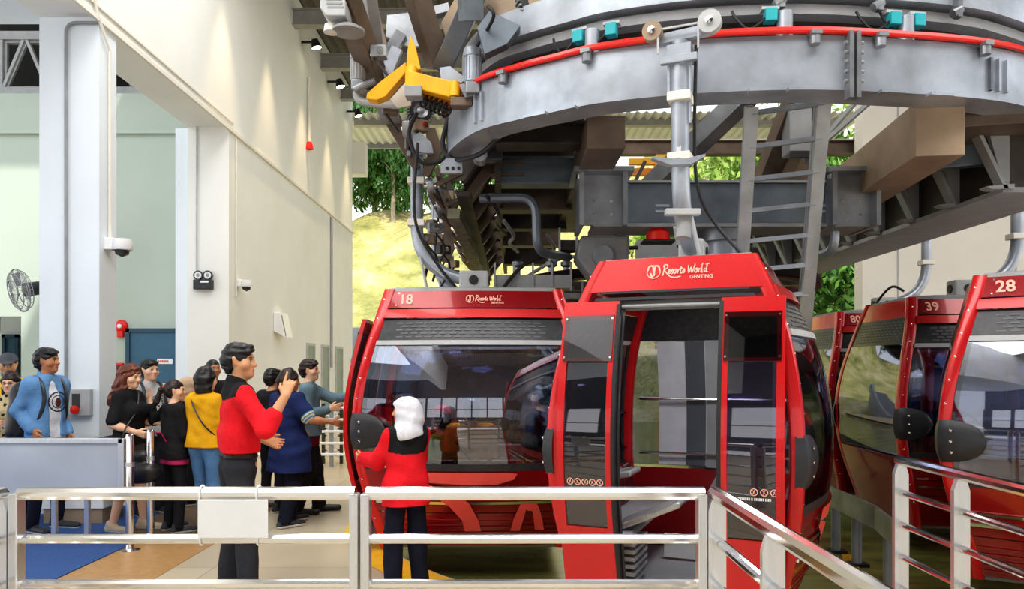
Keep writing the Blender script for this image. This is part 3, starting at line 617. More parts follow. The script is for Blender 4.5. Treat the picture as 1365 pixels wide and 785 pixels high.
# ladder
t = thing('ladder', 'grey steel ladder rising behind the open cabin to the guide beam', 'ladder')
La, Lb = Vector((1.78, 5.62, 3.55)), Vector((2.12, 7.55, -.25)); Ra, Rb = Vector((2.32, 5.6, 3.62)), Vector((2.74, 7.55, -.25))
MB().beam(La, Lb, .04, .10, (1, 0, 0)).build('side_rail', M_STEELL, t); MB().beam(Ra, Rb, .04, .10, (1, 0, 0)).build('side_rail', M_STEELL, t)
for i in range(14):
    f = .01+i*.0585
    MB().beam(La.lerp(Lb, f), Ra.lerp(Rb, f), .035, .035).build('rung', M_STEELL, t)
for (a, b) in ((La, Lb), (Ra, Rb)): MB().beam(a+Vector((.06, .25, .1)), b+Vector((.02, .2, 0)), .03, .06, (1, 0, 0)).build('back_rail', M_GREY, t)
# curved blue grey grab pipes
pipe('grab_pipe', arc_path([P(640, 264, 7.0), P(714, 263, 6.9), P(716, 336, 6.9), P(758, 343, 7.4)], .16), .042, M_BLUESTEEL, 'bent blue grey pipe under the left track')
pipe('grab_pipe', arc_path([P(1112, 262, 6.9), P(1113, 335, 6.9), P(1085, 342, 7.3)], .15), .045, M_STEELL, 'bent grey pipe at the right end of the cross beam')
pipe('grab_pipe', arc_path([P(700, 370, 8.2), P(745, 342, 8), P(800, 342, 8)], .2), .02, M_LGREY, 'thin pale handrail pipe above cabin 18')
# bull wheel
t = thing('bull_wheel', 'big dark haul rope wheel lying flat under the machine', 'wheel', (1.75, 8.95, 2.55))
MB().lathe([(1.6, -.05), (1.72, -.06), (1.78, -.05), (1.72, 0), (1.78, .05), (1.72, .06), (1.6, .05), (1.6, -.05)], n=72).build('rim', mat('dark red rim', (.09, .03, .03), .45, .2, var=.4), t, True)
for i in range(8): a = 2*PI*i/8+.2; MB().beam((.2*math.cos(a), .2*math.sin(a), 0), (1.65*math.cos(a), 1.65*math.sin(a), 0), .12, .1).build('spoke', M_DARK, t)
MB().cyl((0, 0, -.1), (0, 0, .55), .3, 24).build('hub', M_GREY, t, True)
MB().lathe([(1.74, .0), (1.77, .03), (1.8, 0), (1.77, -.03), (1.74, 0)], n=72).build('rope', M_BLACK, t, True)
t = thing('beacon', 'red dome beacon below the cross beam above the cabin roof', 'beacon', P(877, 321, 6.75)); MB().lathe([(.11, 0), (.105, .07), (.06, .11), (.001, .115)]).build('dome', M_REDC, t, True); MB().box(-.14, .14, -.1, .1, -.02, 0).build('base', M_BLACK, t)
for i, (x0, x1, y0, y1, d) in enumerate(((660, 760, 368, 385, 7.6), (745, 835, 322, 335, 7.6), (905, 1000, 318, 328, 7.4), (700, 800, 392, 398, 8.4))):
    t = thing('service_tray', ['pale grey cable tray above the roof of cabin 18', 'dark cable tray left of the red beacon', 'dark cable tray right of the red beacon', 'grey cable tray behind the hatch of the open cabin'][i], 'cable tray', P((x0+x1)/2, (y0+y1)/2, d)); w_ = (x1-x0)/2000*d; h_ = (y1-y0)/2000*d
    MB().box(-w_, w_, -.1, .1, -h_, h_).build('tray', M_LGREY if i in (0, 3) else M_DARK, t)
    for k in range(5): x = -w_+2*w_*k/4; MB().beam((x, -.11, -h_-.03), (x, -.11, h_+.12), .02, .02).build('upright', M_LGREY, t)
for i, (px, h_) in enumerate(((735, .5), (755, .35), (690, .3), (805, .55))):
    t = thing('spring_post', 'small steel spring post standing on the tray under the machine', 'post', P(px, 372, 7.9), 0, 'spring posts above cabin 18'); MB().cyl((0, 0, -.1), (0, 0, h_*.6), .03, 10).build('post', M_STEELL, t, True); MB().lathe([(.001, .1), (.06, .08), (.06, .04), (.03, .02)], (0, 0, .1)).build('collar', M_STEEL, t)
    MB().box(-.08, .08, -.05, .05, -.12, -.08).build('foot', M_GREY, t)
pipe('hose', spline([P(640, 372, 7.4), P(655, 400, 7.4), P(700, 352, 7.5), P(760, 335, 7.6), P(850, 330, 7.7)], 6), .02, M_DARK, 'dark hose drooping above cabin 18', 'hose')
# dark mechanical block in the middle distance behind the machinery
t = thing('gearbox', 'dark gearbox block under the left end of the cross beam', 'gearbox', P(800, 332, 7.3)); MB().prism([(-.2, .1), (.25, .1), (.25, -.15), (.12, -.3), (-.1, -.3), (-.25, -.1)], 'y', -.2, .2).build('case', M_GREY, t, bevel=.02); MB().cyl((0, -.24, -.1), (0, -.2, -.1), .1, 16).build('cover', M_STEEL, t)
m_ = MB(); m_.tube(spline([(-.1, -.2, -.28), (.0, -.25, -.45), (.02, -.25, -.7)], 5), .012, 6); m_.build('cable', M_LGREY, t, True)
# yellow overhead hoist beyond
t = thing('overhead_hoist', 'small yellow overhead hoist seen beyond the hanger pole', 'hoist', P(865, 222, 13))
MB().beam((-.35, 0, .08), (.25, 0, .08), .1, .1).build('upper_beam', M_YEL, t); MB().beam((-.35, 0, -.1), (.2, 0, -.1), .1, .12).build('lower_beam', mat('ochre paint', srgb(206, 128, 20), .5, var=.15), t); MB().box(.1, .35, -.15, .1, -.15, .17).build('trolley', M_YEL, t); m = MB(); m.cyl((.1, -.05, -.15), (.1, -.05, -.3), .02); m.box(.05, .15, -.1, 0, -.28, -.2); m.build('hook_block', M_REDC, t)
for i, (y, z) in enumerate(((13.5, 5.55), (14.6, 5.9), (16, 6.3))): tag(MB().ibeam((.6, y, z), (9.3, y, z), .2, .25).build('hall_beam', M_BROWN if i != 1 else M_CREAM), ['brown hall beam behind the hoist, lowest of three', 'cream hall beam behind the hoist, middle of three', 'brown hall beam behind the hoist, highest of three'][i], 'hall beam')
# ---------------- upper left drive unit: diagonal beams, yellow bracket, motors
def dbeam(name, a, b, w_, h_, m, label, cat='steel beam'): return tag(MB().beam(P(*a), P(*b), w_, h_, (.3, -1, .2)).build(name, m, bevel=.006), label, cat)
dbeam('diagonal_beam', (548, -30, 6.2), (584, 88, 6.6), .17, .17, M_BROWN, 'broad brown diagonal beam above the yellow bracket')
dbeam('diagonal_beam', (640, -20, 6.0), (590, 92, 6.5), .16, .16, M_BLUESTEEL, 'blue grey diagonal beam right of the yellow bracket')
dbeam('diagonal_beam', (452, -25, 5.9), (500, 105, 6.9), .16, .2, M_BROWN, 'dark diagonal beam at the left of the drive unit')
dbeam('diagonal_beam', (488, -20, 6.4), (504, 98, 7.0), .10, .2, M_GREY, 'grey diagonal beam beside the dark one at the left')
dbeam('diagonal_beam', (626, -20, 5.7), (628, 28, 5.8), .16, .16, M_BLUESTEEL, 'short upright blue grey post at the top of the drive unit')
dbeam('cross_tube', (535, 45, 6.9), (507, 92, 6.9), .11, .11, M_STEEL, 'grey round tube brace left of the yellow bracket')
dbeam('cross_tube', (560, 22, 7.2), (600, 12, 7.2), .09, .09, M_STEEL, 'short grey tube behind the broad diagonal beam')
t = thing('gusset_plate', 'grey gusset plate between the diagonal beams', 'plate', (0, 0, 0)); q = [P(a, b, 6.9) for a, b in ((516, 20), (560, 15), (575, 60), (545, 62), (514, 48))]; v = q+[x+Vector((0, .04, 0)) for x in q]
MB().add(v, [tuple(range(4, -1, -1)), tuple(range(5, 10))]+[(i, (i+1) % 5, 5+(i+1) % 5, 5+i) for i in range(5)]).build('plate', M_STEEL, t)
t = thing('gusset_plate', 'light grey gusset plate at the foot of the right diagonal beam', 'plate', (0, 0, 0)); q = [P(a, b, 6.2) for a, b in ((586, 90), (600, 88), (622, 105), (612, 112), (588, 108))]; v = q+[x+Vector((0, .05, 0)) for x in q]
MB().add(v, [tuple(range(4, -1, -1)), tuple(range(5, 10))]+[(i, (i+1) % 5, 5+(i+1) % 5, 5+i) for i in range(5)]).build('plate', M_STEELL, t)
t = thing('yellow_bracket', 'yellow painted steel bracket arms on the drive unit', 'bracket', (0, 0, 0))
def poly3(pts, d, th): 
    q = [P(a, b, d) for a, b in pts]; v = q+[x+Vector((0, th, 0)) for x in q]; n = len(q)
    return MB().add(v, [tuple(range(n)), tuple(range(2*n-1, n-1, -1))]+[(i, n+i, n+(i+1) % n, (i+1) % n) for i in range(n)])
poly3([(547, 46), (554, 62), (561, 92), (541, 94), (543, 66)][::-1], 6.3, .14).build('upright', M_YEL, t, bevel=.008)
poly3([(541, 82), (541, 96), (514, 128), (502, 133), (488, 131), (489, 124), (507, 108), (520, 98)], 6.32, .12).build('left_arm', M_YEL, t, bevel=.008)
MB().lathe([(.001, .1), (.05, .1), (.05, -.1), (.001, -.1)], P(548, 105, 6.25), (0, .2, 1), 16).build('pivot', M_YEL, t, True)
MB().beam(P(545, 107, 6.25), P(612, 124, 6.15), .12, .13).build('right_arm', M_YEL, t, bevel=.01); MB().lathe([(.001, .06), (.045, .06), (.045, -.06), (.001, -.06)], P(606, 120, 6.12), (0, .1, 1), 16).build('end_boss', M_YEL, t, True)
poly3([(558, 120), (560, 128), (600, 140), (606, 132)], 6.3, .03).build('lower_plate', mat('ochre paint', srgb(206, 128, 20)), t)
m = MB(); m.box(-.07, .07, -.06, .06, -.045, .045); o = tag(m.build('block', M_GREY, bevel=.008, loc=P(552, 124, 6.2)), 'grey steel block under the yellow pivot', 'block')
m = MB(); m.box(-.09, .09, -.06, .06, -.035, .035); o = tag(m.build('block', M_BROWN, bevel=.008, loc=P(616, 138, 6.1)), 'brown steel block at the right end of the yellow bracket', 'block')
sp_ = MB(); a, b = P(562, 132, 6.35), P(597, 148, 6.3); A = (b-a); u = A.orthogonal().normalized(); b2 = A.normalized().cross(u)
sp_.tube([a+A*(i/90)+(u*math.cos(i*.42)+b2*math.sin(i*.42))*.055 for i in range(91)], .011, 6)
t = thing('coil_spring', 'black coil spring below the yellow bracket arm', 'spring', (0, 0, 0)); sp_.build('coil', M_BLACK, t, True); MB().tube([a-A*.05, b+A*.1], .022, 8).build('rod', M_BLKPL, t, True)
def motor(px, py, d, s, label, m):
    t = thing('gear_motor', label, 'motor', P(px, py, d)); g = MB(); g.lathe([(.001, .16*s), (.05*s, .155*s), (.062*s, .14*s), (.062*s, -.1*s), (.05*s, -.11*s), (.001, -.11*s)], n=20)
    g.build('body', m, t, True); f = MB()
    for k in range(16): a = 2*PI*k/16; f.beam((.062*s*math.cos(a), .062*s*math.sin(a), -.09*s), (.062*s*math.cos(a), .062*s*math.sin(a), .08*s), .006*s, .014*s, (math.cos(a), math.sin(a), 0))
    f.build('cooling_fins', m, t); MB().lathe([(.055*s, .09*s), (.068*s, .09*s), (.068*s, .15*s), (.055*s, .16*s)]).build('fan_cowl', M_STEELL, t, True)
    MB().box(-.05*s, .06*s, -.06*s, .06*s, -.2*s, -.11*s).build('gearbox', M_STEEL, t, bevel=.01*s); MB().cyl((.05*s, 0, -.16*s), (.2*s, 0, -.18*s), .02*s).build('shaft', M_BLACK, t)
motor(630, 92, 6.0, 1.05, 'silver finned gear motor at the right of the yellow bracket', M_STEELL); motor(477, 92, 6.7, 1.0, 'tarnished grey gear motor hanging left of the yellow bracket', M_LGREY)
t = thing('bent_pipe', 'pale bent pipe below the left gear motor', 'pipe', (0, 0, 0)); MB().tube(arc_path([P(477, 108, 6.7), P(474, 134, 6.7), P(500, 138, 6.7), P(530, 140, 6.7)], .08), .035, 10).build('pipe', M_LGREY, t, True); MB().tube(arc_path([P(472, 120, 6.6), P(484, 114, 6.6), P(500, 108, 6.6)], .05), .03, 10).build('branch', M_STEEL, t, True)
t = thing('lamp_housing', 'grey louvred lamp housing at the top left of the drive unit', 'housing', P(448, 20, 6.0)); MB().prism([(-.1, .3), (.02, .3), (.1, .05), (.1, -.06), (-.05, -.06), (-.1, .0)], 'y', -.12, .12).build('case', M_LGREY, t, bevel=.01)
lv = MB()
for k in range(7): lv.box(-.07+k*.005, .04+k*.008, -.125, -.12, .18-k*.03, .195-k*.03)
lv.build('louvres', M_GREY, t); MB().lathe([(.001, .02), (.05, .02), (.06, -.04), (.001, -.05)], (-.04, 0, -.1)).build('lens', M_CREAM, t, True); MB().lathe([(.08, .03), (.13, 0), (.13, -.02), (.001, -.03)], (.1, 0, -.12)).build('skirt', M_GREY, t, True)
def plate(label, pts, d, th, m): return tag(poly3(pts, d, th).build('gusset_plate', m, bevel=.004), label, 'plate')
plate('blue grey corner plate beside the silver gear motor', [(636, 36), (652, 14), (694, 34), (676, 58), (646, 72)], 5.75, .12, M_BLUESTEEL)
plate('tan toothed plate high behind the right diagonal beam', [(588, 30), (608, -5), (628, -5), (612, 40), (596, 56)], 6.6, .05, M_TAN)
plate('grey angled panel left of the yellow upright', [(508, 88), (522, 60), (536, 66), (524, 96), (512, 104)], 6.8, .06, M_STEELL)
plate('dark brown panel between the diagonal beams at the top', [(470, -5), (500, -5), (516, 60), (505, 85), (492, 60)], 7.3, .06, M_BROWN)
plate('white sheet under the yellow left arm', [(520, 132), (545, 104), (548, 140), (530, 144)], 6.6, .02, M_CREAM)
plate('grey wedge plate at the right foot of the yellow bracket', [(612, 112), (640, 108), (652, 122), (620, 130)], 6.0, .1, M_STEEL)
for i, (a, b, d) in enumerate(((505, 70, 6.5), (520, 145, 6.8), (560, 168, 6.9), (585, 246, 7.6), (577, 300, 8.0), (600, 262, 8.2), (570, 345, 8.6))):
    t = thing('bolted_block', 'small bolted steel block in the left machinery', 'block', P(a, b, d), .3*i, 'bolted blocks in the left machinery'); MB().box(-.07, .07, -.05, .05, -.05, .05).build('block', (M_STEEL, M_BROWN, M_TAN)[i % 3], t, bevel=.008); MB().cyl((.02, -.07, 0), (.02, -.05, 0), .03, 10).build('bolt', M_CHROME, t); MB().beam((-.05, 0, -.04), (.08, .02, -.2), .03, .02).build('lug', M_DARK, t)
for i, (x, y, z) in enumerate(((-.25, 6.9, 3.18), (-.1, 7.4, 3.05), (.15, 7.0, 3.12), (.35, 7.9, 3.0))):
    pipe('conduit', spline([(x, y, z), (x+.1, y+.4, z-.08), (x+.05, y+1.2, z-.02), (x+.15, y+2.0, z)], 5), .02, (M_BLACK, M_GREY)[i % 2], ['black cable under the left track, outermost', 'grey cable under the left track, second from outside', 'black cable under the left track, second from inside', 'grey cable under the left track, innermost'][i], 'cable')
# left end: dark bracketry and hanging plates from the drive unit down toward cabin 18
def bracket(label, pts, d, th, m): t = poly3(pts, d, th).build('bracket_plate', m, bevel=.004); return tag(t, label, 'bracket')
bracket('dark angled bracket hanging below the drive unit at the left', [(497, 140), (528, 140), (549, 196), (560, 222), (552, 228), (535, 200), (505, 150)], 7.1, .1, M_BROWN)
bracket('brown cover plate below the pale bent pipe', [(500, 138), (526, 138), (530, 155), (506, 157)], 6.9, .2, M_GREY)
bracket('dark steel strut left of the guide beam end', [(567, 170), (580, 170), (590, 200), (572, 235), (562, 232), (570, 205)], 6.9, .06, M_BROWN)
bracket('light hinge plate left of the guide beam end', [(550, 180), (560, 176), (575, 190), (578, 204), (566, 204), (552, 200)], 6.8, .05, M_STEELL)
bracket('brown bracket plate behind the left hanger arm', [(596, 142), (622, 138), (612, 160), (600, 182), (590, 176)], 6.95, .05, M_BROWN)
bracket('olive triangular plate low in the left machinery', [(570, 260), (600, 240), (612, 268), (604, 300), (585, 290)], 8.4, .05, M_DARK)
bracket('brown zigzag strut low in the left machinery', [(588, 280), (600, 300), (606, 330), (598, 350), (588, 348), (592, 320)], 8.6, .06, M_BROWN)
bracket('dark vertical bar left of the guide beam end', [(594, 150), (603, 146), (603, 205), (596, 214)], 6.7, .05, M_DARK)
pipe('hose', spline([P(556, 150, 6.8), P(545, 180, 6.8), P(560, 215, 6.8), P(585, 215, 6.8), P(602, 200, 6.7)], 6), .018, M_BLACK, 'black hose looped below the yellow bracket', 'hose')
pipe('hose', spline([P(650, 8, 5.6), P(658, 22, 5.6), P(640, 55, 5.9), P(622, 82, 6.1)], 6), .014, M_BLACK, 'black cable looping beside the silver gear motor', 'cable')
pipe('hose', spline([P(603, 145, 6.6), P(590, 190, 6.7), P(604, 212, 6.6), P(640, 205, 6.3), P(668, 180, 6.2)], 8), .022, M_BLACK, 'thick black hose under the left end of the guide beam', 'hose')
t = thing('brake_unit', 'grey round brake unit under the left end of the guide beam', 'brake', P(640, 208, 6.7)); MB().cyl((0, -.08, 0), (0, .08, 0), .07, 18).build('disc', M_STEELL, t, True); MB().box(.03, .2, -.06, .06, -.05, .06).build('caliper', M_BLKPL, t, bevel=.01)
for i in range(7):
    y = 7.3+i*.55; px_, = (0,)
    t = thing('cable_clamp', 'small bolted clamp in the clutter behind the left hanger', 'clamp', (-.85+.03*(i % 3), y, 2.85+.07*((i*3) % 5)), .4*i, 'clamps behind the left hanger')
    MB().box(-.08, .08, -.04, .04, -.05, .05).build('body', (M_BROWN, M_STEEL, M_DARK)[i % 3], t, bevel=.006); MB().tube(spline([(0, 0, -.05), (.1, 0, -.2), (.05, .1, -.4)], 5), .012, 6).build('lead', M_BLACK, t, True); MB().cyl((0, -.06, 0), (0, -.04, 0), .03, 8).build('bolt', M_CHROME, t)
# guide rail on posts in the pit (right of the open cabin)
t = thing('pit_guide_rail', 'grey steel guide rail on posts in the green pit', 'guide rail', (0, 0, 0))
MB().sweep([(3.22, 12.5), (3.2, 8.0), (3.1, 6.4), (2.85, 5.4)], [(0, .22), (.02, .22), (.02, .42), (0, .42)]).build('channel', M_STEEL, t)
for (x, y) in ((3.24, 8.6), (3.22, 7.5), (3.2, 7.0), (3.1, 6.2), (2.95, 5.7), (3.24, 10)):
    p_ = MB(); p_.cyl((x, y, -.25), (x, y, .3), .045, 12); q = p_.build('post', M_STEELL, t, True); MB().box(x-.09, x+.09, y-.07, y+.07, -.25, -.22).build('foot_plate', M_BLACK, q)
tag(MB().beam((2.5, 5.25, -.245), (3.3, 7.4, -.245), .12, .008).build('pit_stripe', mat('yellow edge stripe', srgb(236, 182, 44))), 'yellow line painted on the green pit floor', 'painted line')

# ------------------------------------------------------------------ foreground stainless railings
def flatpost(t, x, y, z1, wx, wy, m=M_BRUSH):
    return MB().prism([(-wx, 0), (wx, 0), (wx, z1-.05), (wx*.55, z1), (-wx*.55, z1), (-wx, z1-.05)], 'y', -wy, wy).build('post', m, t, loc=(x, y, 0))
FD = 2.98; ZB = (1.10, .92, .74, .56, .38, .2)
RR = [.027]+[.019]*5
t = thing('front_railing', 'polished front railing section left of the double post, with white board', 'railing')
hrails(t, [(-1.965, FD), (-.63, FD)], ZB, RR, M_CHROME)
for x in (-1.975, -.632): MB().box(x-.018, x+.018, FD-.03, FD+.03, 0, 1.1).build('post', M_BRUSH, t, bevel=.005)
t = thing('front_railing', 'polished front railing section right of the double post, ending at the corner', 'railing')
hrails(t, [(-.585, FD), (.755, FD)], ZB, RR, M_CHROME)
for x in (-.588, .745): MB().box(x-.018, x+.018, FD-.03, FD+.03, 0, 1.1).build('post', M_BRUSH, t, bevel=.005)
t = thing('side_railing', 'polished railing running toward the viewer from the right front corner', 'railing')
hrails(t, [(.80, FD), (.80, .9)], ZB, [.03]+[.02]*5, M_CHROME)
for y in (FD-.02, 2.32, 1.4): flatpost(t, .80, y, 1.085, .035, .012)
t = thing('side_railing', 'polished railing running toward the viewer at the far left edge', 'railing')
hrails(t, [(-2.03, FD), (-2.03, 1.2)], ZB, [.027]+[.02]*5, M_CHROME)
for y in (FD-.02, 2.0): flatpost(t, -2.03, y, 1.085, .035, .012)
t = thing('side_railing', 'polished railing with white flat posts at the right beside cabin 28', 'railing')
hrails(t, [(2.0, 3.9), (2.0, 1.2)], (1.12, .955, .79, .625, .46, .3), [.026]+[.017]*5, M_CHROME)
for y in (3.88, 3.36, 2.6, 1.8): flatpost(t, 2.0, y, 1.1, .036, .014)
t = thing('blank_board', 'blank white board tied to the front railing', 'board', (PX(311, 2.95), FD-.032, 0))
MB().box(-.138, .138, -.006, 0, .93, 1.082).build('panel', M_WHITE, t, bevel=.003)
for x in (-.135, .09):
    for z, r in ((1.10, .032), (.92, .024)): MB().tube([(x, .032+r*math.cos(a), z+r*math.sin(a)) for a in np.linspace(0, 2*PI, 13)], .004, 5, False).build('cable_tie', M_WHITE, t)
# ------------------------------------------------------------------ queue barrier, posts, desk
t = thing('queue_barrier', 'frosted panel queue barrier with steel frame at the left', 'barrier', (0, 6.54, 0))
MB().box(-4.75, -3.43, -.01, .01, .5, .95).build('panel', M_FROST, t)
m = MB(); m.box(-4.8, -3.4, -.03, .03, .94, .985); m.box(-3.44, -3.39, -.03, .03, 0.45, .985); m.box(-4.8, -3.4, -.025, .025, .46, .5); m.build('frame', M_BRUSH, t, bevel=.004)
for x in (-4.2, -3.9): MB().box(x-.02, x+.02, .3, .34, 0, .5).build('leg', M_BRUSH, t)
for x in (-4.2, -3.9): MB().box(x-.02, x+.02, -.02, .34, .47, .5).build('bracket', M_BRUSH, t)
def stanchion(x, y, label, h=1.02):
    t = thing('barrier_post', label, 'barrier post', (x, y, 0)); MB().lathe([(.034, 0), (.034, h-.02), (.028, h), (.001, h+.005)], n=16).build('pole', M_CHROME, t, True); MB().lathe([(.085, 0), (.085, .01), (.04, .02), (.034, .06)], n=20).build('base', M_CHROME, t, True); MB().lathe([(.038, h*.72), (.038, h*.76)], n=16).build('collar', M_BRUSH, t, True)
stanchion(PX(173, 6.55), 6.55, 'polished steel post in front of the woman with long hair'); stanchion(PX(214, 7.2), 7.0, 'polished steel post between the long haired woman and the ponytail woman')
for px, d in ((42, 8.6), (52, 8.5), (148, 8.7), (157, 8.6)): stanchion(PX(px, d), d, 'short steel post %s' % {42: 'standing leftmost behind the frosted barrier', 52: 'standing second from left behind the frosted barrier', 148: 'left of a pair beside the white desk', 157: 'right of a pair beside the white desk'}[px], .95)
t = thing('service_desk', 'low white desk with brown base and black tray behind the barrier', 'desk', (PX(112, 7.85), 7.85, 0)); MB().box(-.3, .3, -.2, .2, .0, .16).build('plinth', M_TAN, t); MB().box(-.32, .32, -.22, .22, .16, .8).build('body', M_WHITE, t, bevel=.01); MB().box(-.35, .45, -.25, .25, .8, .84).build('top', M_GREY, t); MB().prism([(-.2, .84), (.4, .84), (.45, .92), (.1, .86)], 'y', -.2, .1).build('tray', M_BLKPL, t)
pipe('belt_rail', [P(50, 505, 8.9), P(-30, 505, 8.9)], .02, M_BLKPL, 'black rail behind the denim jacket man', 'rail')
# ------------------------------------------------------------------ cable cars
ZS = [.02, .3, .6, .9, 1.15, 1.5, 1.85, 2.03, 2.28]
HX = [.60, .67, .725, .755, .76, .73, .66, .60, .49]
HY = [.80, .86, .94, 1.0, 1.015, .97, .89, .845, .78]
def _sm(zs, hs):
    c = np.polyfit(zs, hs, 5); return lambda z: float(np.polyval(c, z))
hx = _sm(ZS, HX); hy = _sm(ZS, HY)
bul = lambda z: .06+.11*max(0, 1-((z-1.15)/1.1)**2)     # how far the end faces belly out
def surf(face, u, z, o):       # u metres across the face (to the viewer's right), o outward offset
    if face in 'EF':
        w_ = hy(z); x = hx(z)+bul(z)*max(0, 1-(u/w_)**2)**1.4+o; return (x, u, z) if face == 'E' else (-x, -u, z)
    w_ = hx(z); y = hy(z)+.02*(1-(u/w_)**2)+o
    return (u, -y, z) if face == 'D' else (-u, y, z)
def width(face, z): return hy(z) if face in 'EF' else hx(z)
def patch(mb, face, u0, u1, z0, z1, o=0, t=.02, nu=6, nz=6, inset=None):
    """slab on the face; u in metres, or fractions of the (post to post) half width when inset is given"""
    vs = []
    for oo in (o, o-t):
        for j in range(nz+1):
            z = z0+(z1-z0)*j/nz; k = (width(face, z)-inset) if inset is not None else 1
            for i in range(nu+1): vs.append(surf(face, (u0+(u1-u0)*i/nu)*k, z, oo))
    N = nu+1; M = N*(nz+1); fs = []
    for j in range(nz):
        for i in range(nu):
            a = j*N+i; fs.append((a, a+1, a+N+1, a+N)); fs.append((M+a, M+a+N, M+a+N+1, M+a+1))
    for i in range(nu): fs.append((i, M+i, M+i+1, i+1)); a = nz*N+i; fs.append((a, a+1, M+a+1, M+a))
    for j in range(nz): a = j*N; fs.append((a, a+N, M+a+N, M+a)); a = j*N+nu; fs.append((a, M+a, M+a+N, a+N))
    return mb.add(vs, fs)
def decal(mb, face, shape, cx, cz, o=.006, sub=True):
    vs, fs = shape; return mb.add([surf(face, cx+a, cz+b, o) for a, b in vs], fs)
SCRIPT = [  # hand-drawn lettering strokes, units of the lettering height
 [(0, -.1), (.12, .5), (.22, 1.0)], [(.02, .8), (.2, 1.05), (.5, 1.0), (.52, .72), (.2, .5), (.5, .12), (.9, -.22), (1.5, -.32), (2.1, -.22)],
 [(.62, .25), (.85, .42), (.82, .56), (.66, .4), (.72, .12), (.95, .2)], [(.95, .2), (1.15, .56), (1.2, .2), (1.0, .06)], [(1.35, .5), (1.26, .25), (1.4, .08), (1.56, .3), (1.42, .52), (1.65, .5)],
 [(1.7, .55), (1.72, .1), (1.8, .42), (1.98, .5)], [(2.12, .85), (2.05, .25), (2.18, .1), (2.3, .25)], [(1.95, .6), (2.3, .62)], [(2.3, .22), (2.48, .55), (2.52, .22), (2.34, .08)],
 [(2.95, .9), (3.02, .1), (3.3, .7), (3.38, .1), (3.75, 1.0)], [(3.78, .5), (3.7, .25), (3.84, .1), (3.98, .3), (3.86, .52), (4.05, .5)], [(4.1, .55), (4.12, .1), (4.2, .42), (4.36, .5)],
 [(4.4, .1), (4.5, .7), (4.6, 1.05), (4.5, .8), (4.52, .12), (4.66, .15)], [(4.98, .48), (4.78, .4), (4.82, .12), (5.0, .25), (5.12, 1.05), (5.02, .2), (5.2, .12)], [(4.9, .9), (5.4, .98)]]
def logo(mb, face, cx, cz, h):
    """round emblem, script lettering, small capitals"""
    decal(mb, face, ring2d(cx-2.9*h, cz+.35*h, .72*h, .09*h), 0, 0)
    for pts in ([(-.62, .1), (-.5, .55), (-.15, .62), (-.05, .3), (-.02, -.3), (-.2, -.55), (-.3, -.1)], [(.62, .1), (.5, .55), (.2, .62), (.08, .3), (.06, -.45)]):
        decal(mb, face, ribbon2d([(cx-2.9*h+a*h*1.0, cz+.35*h+b*h*1.0) for a, b in [(p.x, p.y) for p in spline([(q[0], q[1], 0) for q in pts], 4)]], .17*h), 0, 0)
    for s in SCRIPT:
        pts = [(p.x, p.y) for p in spline([(q[0], q[1], 0) for q in s], 5)]
        decal(mb, face, ribbon2d([(cx-1.95*h+a*h*.86, cz+b*h*1.0) for a, b in pts], .12*h), 0, 0)
    vs, fs = text2d('GENTING', .52*h, .012*h); decal(mb, face, (vs, fs), cx+.75*h, cz-.5*h)
M_PERF = mat('perforated dark vent', (.035, .036, .04), .3, .2, var=.3, scale=20)
M_SLOT = mat('vent slot grey', (.13, .135, .15), .4)
def slots(mb, face, u0, u1, z0, z1, du, dz, w_, h_, skew=0, o=.004):
    z = z0; r = 0
    while z < z1:
        u = u0+(du/2 if r % 2 else 0)
        while u < u1-w_:
            vs = [(u, z), (u+w_, z+skew), (u+w_, z+h_+skew), (u, z+h_)]; decal(mb, face, (vs, [(0, 1, 2, 3)]), 0, 0, o); u += du
        z += dz; r += 1
def bumper(sx, sy):
    """black rounded corner pad wrapping from the end face round the corner"""
    vs = []; N = 12; Mv = 8; fs = []
    for i in range(N+1):
        s = -.05+.36*i/N                     # arc length: <0 along the side, >0 along the end face
        for j in range(Mv+1):
            v = -1+2*j/Mv; hh = .155*(1 if s < .06 else math.sqrt(max(0, 1-((s-.06)/.252)**2)))
            z = 1.06+v*hh; bulge = .05*math.sqrt(max(0, 1-v*v*.8))*(1 if s < .1 else math.sqrt(max(0, 1-((s-.1)/.225)**2)))
            X, Y = hx(z), hy(z)
            bb = bul(z)*(1-((Y-max(s, 0))/Y)**2)**1.4
            if s >= 0: p = (X+bulge+bb, Y-s+.03)
            else: p = (X+s+.02, Y+bulge*.8+.0)
            if -.04 < s < .04: p = (X+bulge*.75, Y+bulge*.45)
            vs.append((sx*p[0], sy*p[1], z))
    for i in range(N):
        for j in range(Mv):
            a = i*(Mv+1)+j; f = (a, a+1, a+Mv+2, a+Mv+1); fs.append(f if sx*sy > 0 else f[::-1])
    # inner back wall so that the pad is a closed solid
    b = len(vs)
    for i in range(N+1):
        s = -.05+.36*i/N
        for j in (0, Mv):
            z = vs[i*(Mv+1)+j][2]; X, Y = hx(z)-.02, hy(z)-.02; p = (X+bul(z)*(1-((Y-max(s, 0))/Y)**2)**1.4-.02, Y-max(s, 0)) if s >= 0 else (X+s, Y); vs.append((sx*p[0], sy*p[1], z))
    for i in range(N):
        a = i*(Mv+1); c = b+2*i
        fs += [(a, a+Mv+1, c+2, c), (a+Mv, c+1, c+3, a+Mv+Mv+1)]
    m = MB().add(vs, fs)
    return m
